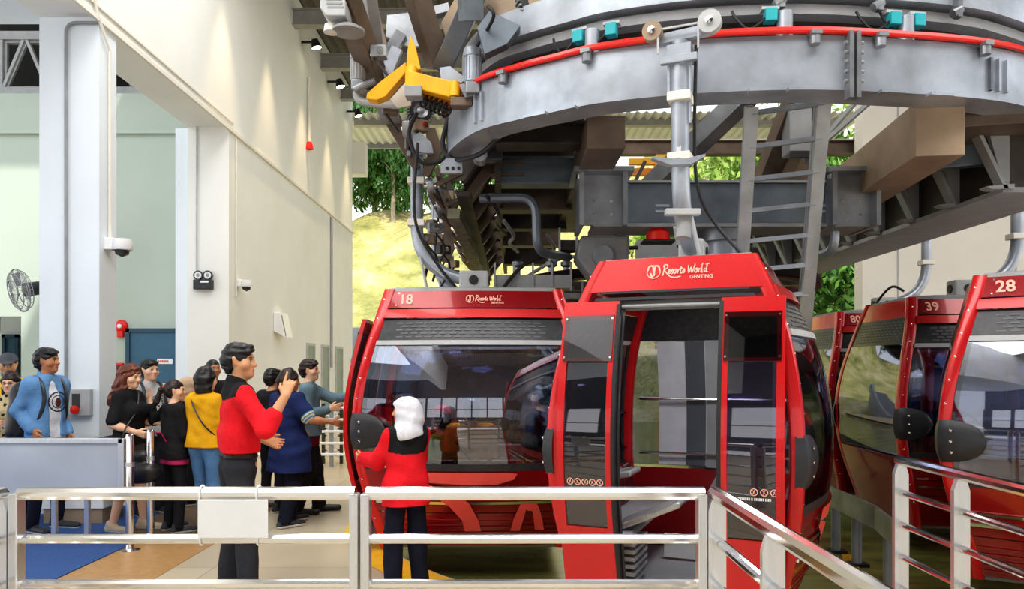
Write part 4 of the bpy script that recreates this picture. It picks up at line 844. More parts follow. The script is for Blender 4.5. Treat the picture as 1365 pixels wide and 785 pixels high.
def make_cabin():
    t = thing('cable_car', 'red cable car', 'cable car')
    # shell pieces
    for face in 'EF':
        p = MB(); patch(p, face, -1, 1, .06, .36, .01, .03, 10, 3, .06); patch(p, face, -1, 1, .37, .52, .018, .03, 10, 2, .06); patch(p, face, -1, 1, .53, .73, .01, .03, 10, 3, .06)
        for z in (.10, .14, .18, .23, .28, .42, .47): patch(p, face, -1, 1, z, z+.012, .026, .01, 10, 1, .08)
        pn = p.build('end_panel', M_REDD, t, True)
        st = MB(); patch(st, face, -1, 1, .44, .465, .03, .01, 10, 1, .08); patch(st, face, -1, 1, .525, .545, .028, .01, 10, 1, .08); st.build('chrome_strip', M_CHROME, pn)
        # large cropped lettering shapes in lighter red
        d = MB()
        sw = [(-.15, .72), (.36, .72), (.40, .69), (.35, .64), (.22, .60), (-.02, .61), (-.16, .64)]
        d_ = lambda poly: decal(d, face, (poly, [tuple(range(len(poly)))][0:1]), 0, 0, .032)
        def strip(a, b, n=8):
            vs = []; fs = []
            for i in range(n+1):
                k = i/n; f = lambda q: (lambda x: (float(np.interp(k, np.linspace(0, 1, len(q)), [w_[0] for w_ in q])), float(np.interp(k, np.linspace(0, 1, len(q)), [w_[1] for w_ in q]))))(0)
                vs += [f(a), f(b)]
                if i: j = 2*i; fs.append((j-2, j, j+1, j-1))
            decal(d, face, (vs, fs), 0, 0, .034)
        strip([(-.5, .72), (-.1, .72), (.3, .72), (.39, .71)], [(-.5, .64), (-.1, .62), (.22, .62), (.36, .66)], 12)
        strip([(-.5, .64), (-.2, .58), (-.02, .46), (.06, .3), (.08, .2)], [(-.5, .60), (-.32, .52), (-.18, .42), (-.08, .3), (-.06, .2)], 12)
        strip([(.33, .2), (.36, .32), (.42, .45)], [(.41, .2), (.44, .3), (.48, .45)], 8); strip([(.42, .45), (.56, .45), (.60, .32), (.62, .2)], [(.48, .38), (.52, .38), (.53, .3), (.54, .2)], 10)
        strip([(.62, .72), (.72, .72), (.78, .72)], [(.72, .64), (.75, .64), (.79, .62)], 6)
        d.build('lettering', M_REDL, pn)
        h = MB(); patch(h, face, -1, 1, 2.125, 2.28, .0, .03, 8, 3, .045); h.cur = 1
        for (u, z) in ((-.68, 2.15), (.68, 2.15), (-.66, 2.26), (.66, 2.26)): decal(h, face, disc2d(u, z, .007, 8), 0, 0, .004)
        hd = h.build('header_panel', [M_REDD, M_CHROME], t, True)
        lp = MB(); patch(lp, face, -1, 1, 2.035, 2.11, .03, .05, 8, 2, .06); lp.build('lip_panel', M_RED, t, True)
        v = MB(); patch(v, face, -1, 1, 1.83, 2.03, .0, .02, 8, 3, .07); vn = v.build('vent_panel', M_PERF, t, True)
        s = MB(); slots(s, face, -.66, .66, 1.86, 2.0, .085, .03, .06, .012); s.build('vent_slots', M_SLOT, vn)
        br = MB(); patch(br, face, -1, 1, 1.795, 1.835, .025, .03, 8, 1, .07); br.build('window_bar', M_LGREY, t, True)
        g = MB(); patch(g, face, -1, 1, .79, 1.795, .012, .012, 12, 12, .07); g.build('window_glass', M_DGLASS, t, True)
        fr = MB(); patch(fr, face, -1, 1, .73, .79, .012, .04, 10, 1, .06); patch(fr, face, -1.0, -.955, .79, 1.8, .008, .02, 1, 8, .06); patch(fr, face, .955, 1.0, .79, 1.8, .008, .02, 1, 8, .06); fr.build('window_frame', M_BLKPL, t, True)
    # back (inner) face
    p = MB(); patch(p, 'B', -1, 1, .06, .73, .01, .03, 8, 6, .05); p.build('back_panel', M_REDD, t, True)
    g = MB(); patch(g, 'B', -1, 1, .75, 1.83, .005, .012, 8, 12, .06); g.build('back_glass', M_DGLASS, t, True)
    v = MB(); patch(v, 'B', -1, 1, 1.83, 2.1, .0, .02, 6, 3, .06); vn = v.build('back_vent', M_PERF, t, True); s = MB(); slots(s, 'B', -.55, .55, 1.87, 2.07, .085, .03, .06, .012); s.build('vent_slots', M_SLOT, vn)
    h = MB(); patch(h, 'B', -1, 1, 2.1, 2.28, .0, .03, 6, 3, .045); h.build('back_header', M_RED, t, True)
    pl = MB(); patch(pl, 'B', -.07, .05, .75, 1.83, -.02, .03, 2, 8); pl.build('back_mullion', M_GREY, t, True)
    hr = MB()
    for z in (.86, 1.33): hr.tube([surf('B', u, z, -.07) for u in np.linspace(-.62, .62, 9)], .014, 8)
    hr.build('handrail', M_CHROME, t, True)
    # door face: header, lower sides, inner jambs
    h = MB(); patch(h, 'D', -1, 1, 2.09, 2.30, .02, .04, 8, 3, .04); hd = h.build('door_header', M_RED, t, True)
    lg = MB(); logo(lg, 'D', .06, 2.185, .062)
    for i, v_ in enumerate(lg.v): lg.v[i] = (v_[0], v_[1]-.02, v_[2])
    lg.build('emblem_lettering', M_PINKT, hd)
    sl = MB(); patch(sl, 'D', -1, 1, 2.075, 2.09, .028, .03, 6, 1, .12); patch(sl, 'D', -1, 1, 2.03, 2.05, .02, .03, 6, 1, .1); sl.build('header_groove', M_BLACK, hd)
    tr = MB(); patch(tr, 'D', -.54, .54, 1.97, 2.03, -.05, .04, 6, 1); tr.tube([surf('D', u, 1.99, .0) for u in (-.5, 0, .5)], .013, 8); 
    tt = tr.build('door_track', M_GREY, t, True); 
    for u in (-.16, -.02, .1, .2): patch(MB(), 'D', u-.012, u+.012, 1.98, 2.0, .0, .03, 1, 1).build('track_fitting', M_REDC, tt)
    for s_ in (-1, 1):
        j = MB(); a, b = sorted((s_*.31, s_*.34)); patch(j, 'D', a, b, .06, 2.0, -.01, .05, 1, 14); j.build('door_jamb', M_BLKPL, t, True)
        j = MB(); a, b = sorted((s_*.34, s_*.62)); patch(j, 'D', a, b, .06, .75, -.03, .03, 2, 6); j.build('side_panel', M_REDD, t, True)
        j = MB(); a, b = sorted((s_*.34, s_*.60)); patch(j, 'D', a, b, .75, 2.0, -.035, .01, 2, 10); j.build('side_glass', M_DGLASS, t, True)
    # doors, built where they close; opened by moving them outwards along the face
    for s_ in (-1, 1):
        u0, u1 = (.005, .365) if s_ > 0 else (-.365, -.005)
        f = MB(); patch(f, 'D', u0, u0+.045, .05, 2.02, .02, .035, 1, 20); patch(f, 'D', u1-.045, u1, .05, 2.02, .02, .035, 1, 20)
        patch(f, 'D', u0+.045, u1-.045, .05, .60, .02, .035, 3, 8); patch(f, 'D', u0+.045, u1-.045, 1.9, 2.02, .02, .035, 3, 2); patch(f, 'D', u0+.045, u1-.045, 1.64, 1.66, .02, .03, 2, 1)
        dr = f.build('door', M_RED, t, True); dr.location = (s_*.0, 0, 0)
        g = MB(); patch(g, 'D', u0+.04, u1-.04, .60, 1.66, .008, .01, 3, 12); g.build('door_glass', M_CGLASS, dr, True)
        v = MB(); patch(v, 'D', u0+.02, u1-.02, 1.64, 1.93, .03, .012, 3, 4); v.cur = 1
        for u in (u0+.03, u1-.03):
            for z in (1.665, 1.91): decal(v, 'D', disc2d(u, z, .007, 8), 0, 0, .034)
        vn = v.build('door_vent', [M_CGLASS, M_CHROME], dr, True)
        vv = MB(); patch(vv, 'D', u0+.045, u1-.045, 1.66, 1.91, .006, .006, 2, 2); vv.build('vent_plate', M_PERF, vn)
        s = MB(); slots(s, 'D', u0+.06, u1-.06, 1.68, 1.88, .06, .035, .035, .02, .014, .012); s.build('vent_slots', M_SLOT, vn)
        e = MB(); ux = u0 if s_ > 0 else u1; patch(e, 'D', ux-.012, ux+.012, .05, 2.0, .022, .04, 1, 20); e.build('door_seal', M_BLACK, dr, True)
        stk = MB(); n_ = 5 if s_ < 0 else 3
        for k in range(n_):
            u = (u0+.085+k*.048) if s_ < 0 else (u1-.165+k*.055); decal(stk, 'D', ring2d(u, .89, .022, .005, 16), 0, 0, .012); decal(stk, 'D', ribbon2d([(u-.014, .905), (u+.014, .875)], .005), 0, 0, .012); decal(stk, 'D', ribbon2d([(u-.006, .878), (u+.004, .902)], .007), 0, 0, .0115)
        stk.build('prohibition_signs', M_PINKT, dr)
        if s_ > 0:
            tx = MB(); vs, fs = dashes2d(20, .0085, .016, 9); decal(tx, 'D', (vs, fs), u0+.075, .84, .012); tx.build('notice_text', M_WHITE, dr)
    # corner posts
    for sx in (-1, 1):
        for sy in (-1, 1):
            vs = []; fs = []; n = 10; zs = np.linspace(.03, 2.3, 24)
            for z in zs:
                cx_, cy_ = hx(z)-.02, hy(z)-.03
                for k in range(n):
                    a = 2*PI*k/n+PI/n; e = lambda q: math.copysign(abs(q)**.6, q); vs.append((sx*(cx_+.045*e(math.cos(a))), sy*(cy_+.05*e(math.sin(a))), z))
            for i in range(len(zs)-1):
                for k in range(n):
                    f = (i*n+k, i*n+(k+1) % n, (i+1)*n+(k+1) % n, (i+1)*n+k); fs.append(f if sx*sy > 0 else f[::-1])
            fs.append(tuple(range(n-1, -1, -1))); fs.append(tuple(range((len(zs)-1)*n, len(zs)*n)))
            b = MB().add(vs, fs); b.cur = 1
            for z in np.linspace(.3, 2.2, 12): q = (sx*(hx(z)+.022), sy*(hy(z)-.015), z); b.lathe([(.001, .006), (.009, .003), (.009, 0)], q, (sx, 0, 0), 8)
            b.build('corner_post', [M_RED, M_CHROME], t, True)
            b = bumper(sx, sy); b.cur = 1
            for z in (.98, 1.06, 1.14): b.lathe([(.001, .01), (.011, .006), (.011, 0)], (sx*(hx(z)+.064), sy*(hy(z)-.06), z), (sx, 0, 0), 8)
            b.build('bumper', [M_BLKPL, M_CHROME], t, True)
    # floor, roof
    m = MB(); m.box(-.58, .58, -.76, .76, .02, .10); m.build('cabin_floor', M_INT, t, bevel=.01)
    r = MB(); ws = [(.50, .78, 2.28), (.46, .72, 2.315), (.25, .4, 2.345), (.01, .01, 2.35)]; vs = []; fs = []
    for a, b_, z in ws: vs += [(-a, -b_, z), (a, -b_, z), (a, b_, z), (-a, b_, z)]
    for i in range(3):
        for k in range(4): fs.append((i*4+k, i*4+(k+1) % 4, (i+1)*4+(k+1) % 4, (i+1)*4+k))
    fs.append((3, 2, 1, 0)); r.add(vs, fs).build('roof', M_INT, t)
    lw = MB(); lw.box(-.46, .46, -.7, .7, 2.19, 2.22); lw.build('roof_lining', M_INT, t)
    # benches along both ends
    for sx in (-1, 1):
        s = MB(); a, b_ = sorted((sx*.30, sx*.68)); s.box(a, b_, -.70, .70, .46, .5); s.build('bench_seat', M_INT, t, bevel=.015)
        s = MB()
        for k in range(5): y = -.6+k*.3; s.prism([(sx*.60, .5), (sx*.68, .5), (sx*.70, .80), (sx*.65, .80)][::sx], 'y', y-.14, y+.14)
        s.build('seat_back', mat('dark red seat shell', srgb(96, 20, 30), .4, var=.1), t, bevel=.015)
    # suspension: mount block, J arm, grip
    m = MB(); m.box(-.09, .09, -.16, .12, 2.33, 2.52); mo = m.build('hanger_mount', M_LGREY, t, bevel=.02)
    for q_, a_ in (((.09, -.02, 2.43), (1, 0, 0)), ((-.09, -.02, 2.43), (-1, 0, 0)), ((0, .12, 2.43), (0, 1, 0))): MB().lathe([(.045, .0), (.045, .01), (.001, .012)], q_, a_, 14).build('pin', M_BLACK, mo)
    m = MB(); pth = arc_path([(0, -.05, 2.43), (0, -.57, 2.55), (0, -.57, 3.75)], .42, 10); m.tube(pth, [.058]*3+[.06]*(len(pth)-3), 14); am = m.build('hanger_arm', M_STEELL, t, True)
    for z in (2.98, 3.38): MB().box(-.075, .075, -.65, -.49, z-.03, z+.03).build('clamp_plate', M_CREAM, am, bevel=.005)
    MB().beam((0, -.57, 3.2), (.0, -.64, 2.95), .03, .03).build('arm_fitting', M_LGREY, am); MB().beam((0, -.3, 2.46), (0, -.42, 2.56), .15, .012).build('arm_fitting', M_LGREY, am); MB().beam((.05, -.53, 2.66), (.12, -.45, 2.3), .02, .02).build('stay_rod', M_LGREY, am)
    m = MB(); m.box(-.08, .08, -.64, -.48, 3.62, 3.72); m.beam((-.16, -.58, 3.78), (.2, -.58, 3.80), .05, .07); m.beam((-.07, -.6, 3.4), (-.07, -.6, 3.66), .02, .02); m.beam((.07, -.6, 3.2), (.07, -.6, 3.66), .015, .015); m.beam((-.12, -.63, 3.62), (.12, -.63, 3.62), .04, .05); g = m.build('grip', M_STEELL, t, bevel=.005)
    m = MB(); fr_ = [(-.13, -.66, 3.66), (-.13, -.66, 3.82), (.13, -.66, 3.82), (.13, -.66, 3.66)]
    for a, b_ in zip(fr_, fr_[1:]): m.beam(a, b_, .012, .012)
    m.build('guard_frame', M_LGREY, g)
    for x, r_ in ((-.17, .065), (.2, .075)):
        w_ = MB().lathe([(.001, .035), (r_*.5, .03), (r_, .03), (r_, -.03), (r_*.5, -.03), (.001, -.03)], (x, -.64, 3.82), (0, -1, 0), 22).build('roller', M_TAN if x < 0 else M_LGREY, g, True); MB().lathe([(.001, .05), (.025, .045), (.025, .03)], (x, -.64, 3.82), (0, -1, 0), 10).build('axle', M_CHROME, w_, True)
    return t
proto = make_cabin()
def place_cabin(t, x, y, rz, label, opened, number, face, door_out=.31):
    t.location = (x, y, 0); t.rotation_euler = (0, 0, math.radians(rz)); t['label'] = label; t['group'] = 'red cable cars round the loop'
    if opened:
        k = -1
        for c in t.children:
            if c.name.startswith('door') and c.name.split('.')[0] == 'door': c.location = (k*door_out, -.075, 0); k = 1
    if number:
        hd = [c for c in t.children if c.name.startswith('header_panel')]
        for f, hdd in zip('EF', hd):
            if f not in face: continue
            m = MB(); vs, fs = text2d(number, .125, .003); decal(m, f, (vs, fs), -.655, 2.162); m.build('cabin_number', M_PINKT, hdd)
            m = MB(); logo(m, f, .12, 2.185, .05); m.build('emblem_lettering', M_PINKT, hdd)
    return t
cabs = [proto]+[copy_tree(proto) for _ in range(5)]
place_cabin(cabs[0], 1.32, 5.49, -22.5, 'red cable car in the centre with its doors standing open toward the viewer', True, None, '')
place_cabin(cabs[1], -.36, 7.18, -90, 'red cable car numbered 18 with passengers behind its large window', True, '18', 'E')
place_cabin(cabs[2], 4.42, 5.74, 61, 'red cable car numbered 28 cut by the right edge of the picture', False, '28', 'F')
place_cabin(cabs[3], 4.73, 7.92, 88, 'red cable car numbered 39 between number 28 and number 80', False, '39', 'F')
place_cabin(cabs[4], 4.85, 9.87, 89, 'red cable car numbered 80, farthest at the right', False, '80', 'F')
place_cabin(cabs[5], -.38, 9.15, -90, 'red cable car mostly hidden directly behind number 18', False, None, '')
# folded-down mesh seats in the open cabin
t0 = cabs[0]
b_ = MB(); patch(b_, 'B', -.56, .46, .76, 1.82, -.012, .01, 6, 10); pass; b_.build('back_grey_sheet', mat('grey back sheet', (.66, .68, .73), .25, .2, var=.08), t0, True)  # grey sheet added inside the back glass for its grey look
for (x, y, z, a, w_) in ((-.44, -.45, .86, .2, .30), (-.22, -.45, .60, .42, .36)):
    sh = MB(); sh.prism([(-.24, -.02), (.24, -.02), (.26, 0), (.24, .022), (-.24, .022), (-.26, 0)], 'y', -w_/2, w_/2)
    hl2 = .12 if z > .8 else .27
    if z > .8: sh.v = [(v[0]*.46, v[1], v[2]) for v in sh.v]
    s = sh.build('folding_seat', M_SEATM, t0, bevel=.01); s.location = (x, y, z); s.rotation_euler = (0, -a, 0); hm = MB()
    for i in range(9):
        for j in range(6): u = (-.2+i*.05)*hl2/.26; v = -w_/2+.04+j*(w_-.08)/5; hm.add([(u-.005, v-.012, .024), (u+.005, v-.012, .024), (u+.005, v+.012, .024), (u-.005, v+.012, .024)], [(0, 1, 2, 3)])
    hm.build('seat_holes', M_GREY, s)
g = MB()
for k in range(6): g.box(-.55, -.3, -.6, -.2, .14+k*.05, .165+k*.05)
g.build('bench_louvre', M_LGREY, t0)
g = MB(); g.box(-.28, .5, .3, .34, .12, .3); g.build('step_panel', M_WHITE, t0)
g = MB(); g.prism([(-.05, .46), (.45, .46), (.5, .75), (.1, .75)], 'y', .40, .44); g.build('seat_riser', M_INT, t0)
g = MB()
for k in range(4): g.box(.02+k*.11, .09+k*.11, .395, .40, .5+.01*k, .53+.01*k)
g.build('riser_slots', M_LGREY, t0)
pipe('hose', spline([(PX(928, 4.95), 4.95, PZ(60, 4.95)), P(926, 200, 5.05), P(933, 260, 5.1), P(955, 300, 5.1), P(992, 342, 5.0)], 8), .012, M_BLACK, 'black cable dropping from the grip to the open cabin roof', 'cable')
for a, b, lab in (((557, 190, 6.6), (612, 388, 6.9), 'black cable hanging from the hanger arm to cabin 18'), ((584, 290, 8.7), (630, 385, 8.4), 'black cable hanging behind cabin 18')):
    p, q = P(*a), P(*b); pipe('hose', spline([p, p.lerp(q, .4)+Vector((-.18, 0, -.12)), p.lerp(q, .7)+Vector((-.12, 0, -.1)), q], 8), .014, M_BLACK, lab, 'cable')
pipe('hose', spline([P(1205, 388, 8.2), P(1190, 382, 8.3), P(1175, 395, 8.4), P(1160, 418, 8.6)], 6), .014, M_BLACK, 'black cable from the mount of cabin 39', 'cable')
t = thing('clamp_arm', 'pale bent support plate clamped across the hanger of the open cabin', 'bracket', (0, 0, 0)); q0 = P(903, 217, 4.74); MB().prism([(-.16, .02), (-.05, -.02), (.08, -.015), (.17, .035), (.17, .05), (.05, .02), (-.04, .02), (-.16, .035)], 'y', -.03, .03).build('plate', M_STEELL, t); t.location = q0
t = thing('hanger_clamp', 'steel clamp collar with bolts on the hanger of the open cabin', 'clamp', P(912, 283, 4.74)); MB().box(-.12, .1, -.03, .03, -.02, .02).build('collar', M_LGREY, t, bevel=.006); MB().cyl((.0, .03, -.16), (.02, .06, .02), .05, 12).build('sleeve', M_GREY, t, True)
m = MB(); patch(m, 'B', .06, .22, .76, 1.82, -.03, .01, 2, 8); m.build('back_strip', mat('dark slate strip', (.09, .10, .12), .3), t0, True)
for (x, y, e) in ((1.32, 5.49, 9), (-.36, 7.18, 14), (4.42, 5.74, 6)):  # added fill so interiors and passengers show; no fixture is modelled
    l = bpy.data.lights.new('cabin fill light', 'AREA'); l.shape = 'DISK'; l.size = .5; l.energy = e; o = bpy.data.objects.new('cabin fill light', l); COL.objects.link(o); o.location = (x, y, 2.15)
# dome-like spoiler behind the open cabin's header
# ------------------------------------------------------------------ people: smooth implicit bodies meshed with surface nets
class Field:
    def __init__(s, lo, hi, c):
        s.lo = np.array(lo, float); s.c = c; s.n = (np.ceil((np.array(hi)-s.lo)/c).astype(int)+1); s.d = np.full(tuple(s.n), .5, np.float32)
    def _sl(s, lo, hi):
        a = np.clip(np.floor((np.array(lo)-s.lo)/s.c).astype(int), 0, s.n); b = np.clip(np.ceil((np.array(hi)-s.lo)/s.c).astype(int)+1, 0, s.n); return a, b
    def _grid(s, a, b):
        return [((np.arange(a[i], b[i])*s.c+s.lo[i]).astype(np.float32)).reshape([-1 if j == i else 1 for j in range(3)]) for i in range(3)]
    def cone(s, p, q, r0, r1, k=.03, sub=False, sc=(1, 1, 1)):
        p = np.array(p, float); q = np.array(q, float); pad = max(r0, r1)*max(1, 1/min(sc))+k+2.5*s.c
        a, b = s._sl(np.minimum(p, q)-pad, np.maximum(p, q)+pad)
        if (b <= a).any(): return s
        X, Y, Z = s._grid(a, b); ba = (q-p)*np.array(sc); L = float(ba@ba)+1e-12
        x, y, z = (X-p[0])*sc[0], (Y-p[1])*sc[1], (Z-p[2])*sc[2]
        t = np.clip((x*ba[0]+y*ba[1]+z*ba[2])/L, 0, 1)
        d = np.sqrt((x-t*ba[0])**2+(y-t*ba[1])**2+(z-t*ba[2])**2)-(r0+(r1-r0)*t)
        s._mix(a, b, d, k, sub); return s
    def ell(s, c, r, k=.02, sub=False, R=None):
        c = np.array(c, float); r = np.array(r, float); pad = r.max()+k+2.5*s.c; a, b = s._sl(c-pad, c+pad)
        if (b <= a).any(): return s
        X, Y, Z = s._grid(a, b); x, y, z = X-c[0], Y-c[1], Z-c[2]
        if R is not None: x, y, z = R[0][0]*x+R[1][0]*y+R[2][0]*z, R[0][1]*x+R[1][1]*y+R[2][1]*z, R[0][2]*x+R[1][2]*y+R[2][2]*z
        k0 = np.sqrt((x/r[0])**2+(y/r[1])**2+(z/r[2])**2); d = (k0-1)*r.min() if r.max()/r.min() > 3 else (k0-1)*k0/np.maximum(np.sqrt((x/r[0]**2)**2+(y/r[1]**2)**2+(z/r[2]**2)**2), 1e-6)
        s._mix(a, b, d, k, sub); return s
    def _mix(s, a, b, d, k, sub):
        S = s.d[a[0]:b[0], a[1]:b[1], a[2]:b[2]]
        if sub: d = -d; h = np.maximum(k-np.abs(S-d), 0)/k; S[...] = np.maximum(S, d)+h*h*k*.25
        else: h = np.maximum(k-np.abs(S-d), 0)/k; S[...] = np.minimum(S, d)-h*h*k*.25
    def plane(s, p, n):          # remove the side that n points to
        X, Y, Z = s._grid((0, 0, 0), s.n); n = np.array(n, float); n /= np.linalg.norm(n)
        s.d = np.maximum(s.d, ((X-p[0])*n[0]+(Y-p[1])*n[1]+(Z-p[2])*n[2]).astype(np.float32)); return s
    def folds(s, amp, f=1, seed=0):
        X, Y, Z = s._grid((0, 0, 0), s.n); r = np.random.RandomState(seed)
        for i in range(4):
            v = r.normal(0, 1, 3)*np.array([14, 14, 22])*f*(.6+.3*i); s.d = s.d+(amp/(1+.5*i))*np.sin(X*v[0]+Y*v[1]+Z*v[2]+r.uniform(0, 6)+1.5*np.sin(Z*9*f+X*7)).astype(np.float32)
        return s
    def mesh(s):
        d = s.d; d[0] = d[-1] = .5; d[:, 0] = d[:, -1] = .5; d[:, :, 0] = d[:, :, -1] = .5
        ins = d < 0; n0, n1, n2 = d.shape
        c = [ins[i:n0-1+i, j:n1-1+j, k:n2-1+k] for i in (0, 1) for j in (0, 1) for k in (0, 1)]
        cnt = sum(x.astype(np.int8) for x in c); act = (cnt > 0) & (cnt < 8); idx = np.full(act.shape, -1, np.int64); P_ = np.argwhere(act)
        idx[act] = np.arange(len(P_)); acc = np.zeros((len(P_), 3)); num = np.zeros(len(P_)); i0, i1, i2 = P_.T
        for ax in range(3):
            for u in (0, 1):
                for v in (0, 1):
                    o = [0, 0, 0]; oth = [a for a in range(3) if a != ax]; o[oth[0]] = u; o[oth[1]] = v; e = list(o); e[ax] = 1
                    A = d[i0+o[0], i1+o[1], i2+o[2]]; B = d[i0+e[0], i1+e[1], i2+e[2]]; m = (A < 0) != (B < 0)
                    t = np.where(m, A/np.where(m, A-B, 1), 0); q = np.array(o, float)[None].repeat(len(P_), 0); q[:, ax] += t
                    acc += q*m[:, None]; num += m
        V = (P_+acc/num[:, None])*s.c+s.lo; F = []
        for ax in range(3):
            oth = [a for a in range(3) if a != ax]; sl0 = [slice(1, -1)]*3; sl0[ax] = slice(0, -1); sl1 = list(sl0); sl1[ax] = slice(1, None)
            A = ins[tuple(sl0)]; B = ins[tuple(sl1)]; E_ = np.argwhere(A != B); E_ = E_+np.array([0 if a == ax else 1 for a in range(3)])
            if not len(E_): continue
            fl = ins[E_[:, 0], E_[:, 1], E_[:, 2]]; q = []
            for (u, v) in ((0, 0), (1, 0), (1, 1), (0, 1)):
                o = E_.copy(); o[:, oth[0]] -= 1-u; o[:, oth[1]] -= 1-v; q.append(idx[o[:, 0], o[:, 1], o[:, 2]])
            q = np.stack(q, 1); flip = ~fl if ax != 1 else fl; q[flip] = q[flip][:, ::-1]; F.append(q)
        return V, np.concatenate(F)
def mkobj(name, V, F, mats, parent=None, mi=None, tone=None):
    me = bpy.data.meshes.new(name); me.vertices.add(len(V)); me.vertices.foreach_set('co', np.asarray(V, np.float32).ravel())
    me.loops.add(F.size); me.loops.foreach_set('vertex_index', F.ravel().astype(np.int32)); me.polygons.add(len(F)); me.polygons.foreach_set('loop_start', np.arange(0, F.size, 4, dtype=np.int32)); me.polygons.foreach_set('loop_total', np.full(len(F), 4, np.int32))
    for m in mats: me.materials.append(m)
    if mi is not None: me.polygons.foreach_set('material_index', mi.astype(np.int32))
    me.polygons.foreach_set('use_smooth', np.ones(len(F), bool))
    if tone is not None: a = me.color_attributes.new('tone', 'FLOAT_COLOR', 'POINT'); a.data.foreach_set('color', np.concatenate([tone, np.ones((len(V), 1))], 1).astype(np.float32).ravel())
    me.update(calc_edges=True); me.validate(); o = bpy.data.objects.new(name, me); COL.objects.link(o); o.parent = parent; return o
def rot(yaw, pitch=0, roll=0): return np.array(Euler((pitch, roll, yaw), 'XYZ').to_matrix())
SKIN = {'light': srgb(236, 190, 158), 'mid': srgb(214, 160, 122), 'tan': srgb(186, 128, 92)}
CL = {}
def cloth(nm, c, rough=.85): return mat(nm, c, rough, var=.14, scale=7, bump=.5, bscale=38, spec=.2)
HAIRM = {'black': mat('black hair', (.012, .011, .011), .42, var=.3, scale=40, stretch=(1, 1, .15)), 'brown': mat('reddish brown hair', srgb(104, 54, 34), .42, var=.35, scale=40, stretch=(1, 1, .12)), 'dark': mat('dark brown hair', srgb(44, 30, 24), .45, var=.3, scale=40, stretch=(1, 1, .15))}
SKM = vcol_mat('skin')
def unit(v): v = np.array(v, float); return v/np.linalg.norm(v)
def person(label, x, y, yaw, h, skin='mid', female=False, arms=None, head=(0, 0, 0), hair='short', hairc='black', top=None, legs=None, shoes=None, legpose=None, lean=(0, 0), z=0, cell=.0075, curl=(.5, .5), group='people on the platform', fat=.9, child=False, sit=False):
    """local frame: x right, y forward, z up, built at 1.75 m and scaled"""
    k = h/1.75; c = cell/k
    hs = 1.35 if child else 1.0
    sw = (.166 if female else .192)*fat; hw = .088; L = np.array(lean, float)
    def T(p):                        # lean shifts the upper body
        f = max(0, (p[2]-.9)/.8); return np.array([p[0]+L[0]*f, p[1]+L[1]*f, p[2]])
    arms = arms or {}
    A = {}
    for s_, key in ((-1, 'L'), (1, 'R')):
        a = arms.get(key, ((s_*.18, -.05, -1), (s_*.05, .2, -1))); S = T((s_*sw, -.01, 1.425)); u = unit(a[0]); f = unit(a[1]); E_ = S+u*.285; W = E_+f*.245
        A[key] = (S, E_, W, unit(a[2]) if len(a) > 2 else f, a[3] if len(a) > 3 else None)
    lp = legpose or {}
    G = {}
    for s_, key in ((-1, 'L'), (1, 'R')):
        hp = np.array([s_*hw, 0, .93]); kn, an, toe = lp.get(key, ((s_*.115, .02, .5), (s_*.13, -.02, .08), (s_*.16, .17, .03))); G[key] = (hp, np.array(kn, float), np.array(an, float), np.array(toe, float))
    HR = rot(*head); N0 = T((0, .005, 1.52)); hl = lambda p: N0+HR@((np.array(p, float)-np.array([0, .005, 1.52]))*hs)
    allp = np.array([v for t in A.values() for v in t[:3]]+[v for t in G.values() for v in t]+[hl((0, 0, 1.78)), T((0, 0, 1.2))])
    lo = allp.min(0)-.24; hi = allp.max(0)+.24; lo[2] = min(lo[2], -.03)
    # ---------------- body
    F = Field(lo, hi, c)
    def torso(F, e=0, wst=1.0, z0=.9):
        for s_ in (-1, 1):
            F.cone(T((s_*.075*fat, 0, .93)), T((s_*(.05 if female else .065)*fat, .0, 1.12)), (.115 if female else .105)*fat+e, .093*fat*wst+e, .06)
            F.cone(T((s_*(.05 if female else .065)*fat, 0, 1.12)), T((s_*.085*fat, .0, 1.32)), .093*fat*wst+e, .10*fat+e, .06)
            F.cone(T((s_*.05, -.01, 1.43)), T((s_*(sw-.02), -.01, 1.415)), .062+e, .056+e, .06)
            if female: F.ell(T((s_*.075, .085, 1.28)), (.07+e, .065+e, .07+e), .05)
        F.cone(T((0, -.02, 1.44)), T((0, -.012, 1.5)), .07+e, .052+e*.5, .05)
    torso(F)
    F.cone(T((0, -.012, 1.46)), hl((0, .012, 1.58)), .052 if not female else .045, .05 if not female else .043, .03)
    # head
    F.ell(hl((0, .0, 1.665)), np.array((.077, .096, .092))*hs, .03, R=HR); F.ell(hl((0, .03, 1.615)), np.array((.064, .07, .085))*hs, .03, R=HR); F.cone(hl((0, .062, 1.565)), hl((0, .076, 1.558)), .034*hs, .026*hs, .035)
    F.cone(hl((-.03, .078, 1.672)), hl((.03, .078, 1.672)), .018*hs, .018*hs, .015); F.cone(hl((0, .095, 1.655)), hl((0, .113, 1.622)), .009*hs, .0145*hs, .012); F.cone(hl((-.014, .096, 1.618)), hl((.014, .096, 1.618)), .010*hs, .010*hs, .01)
    F.cone(hl((-.016, .093, 1.590)), hl((.016, .093, 1.590)), .0095, .0095, .008); F.cone(hl((-.014, .09, 1.578)), hl((.014, .09, 1.578)), .0095, .0095, .006)
    for s_ in (-1, 1):
        F.ell(hl((s_*.031, .098, 1.648)), np.array((.017, .012, .010))*hs, .01, True, R=HR); F.ell(hl((s_*.031, .083, 1.647)), np.array((.013, .011, .010))*hs, .004, R=HR)
        F.cone(hl((s_*.078, -.002, 1.665)), hl((s_*.074, .004, 1.628)), .014, .009, .008, sc=(1.0, .8, .8)); F.ell(hl((s_*.055, .06, 1.62)), np.array((.022, .024, .022))*hs, .03, R=HR)
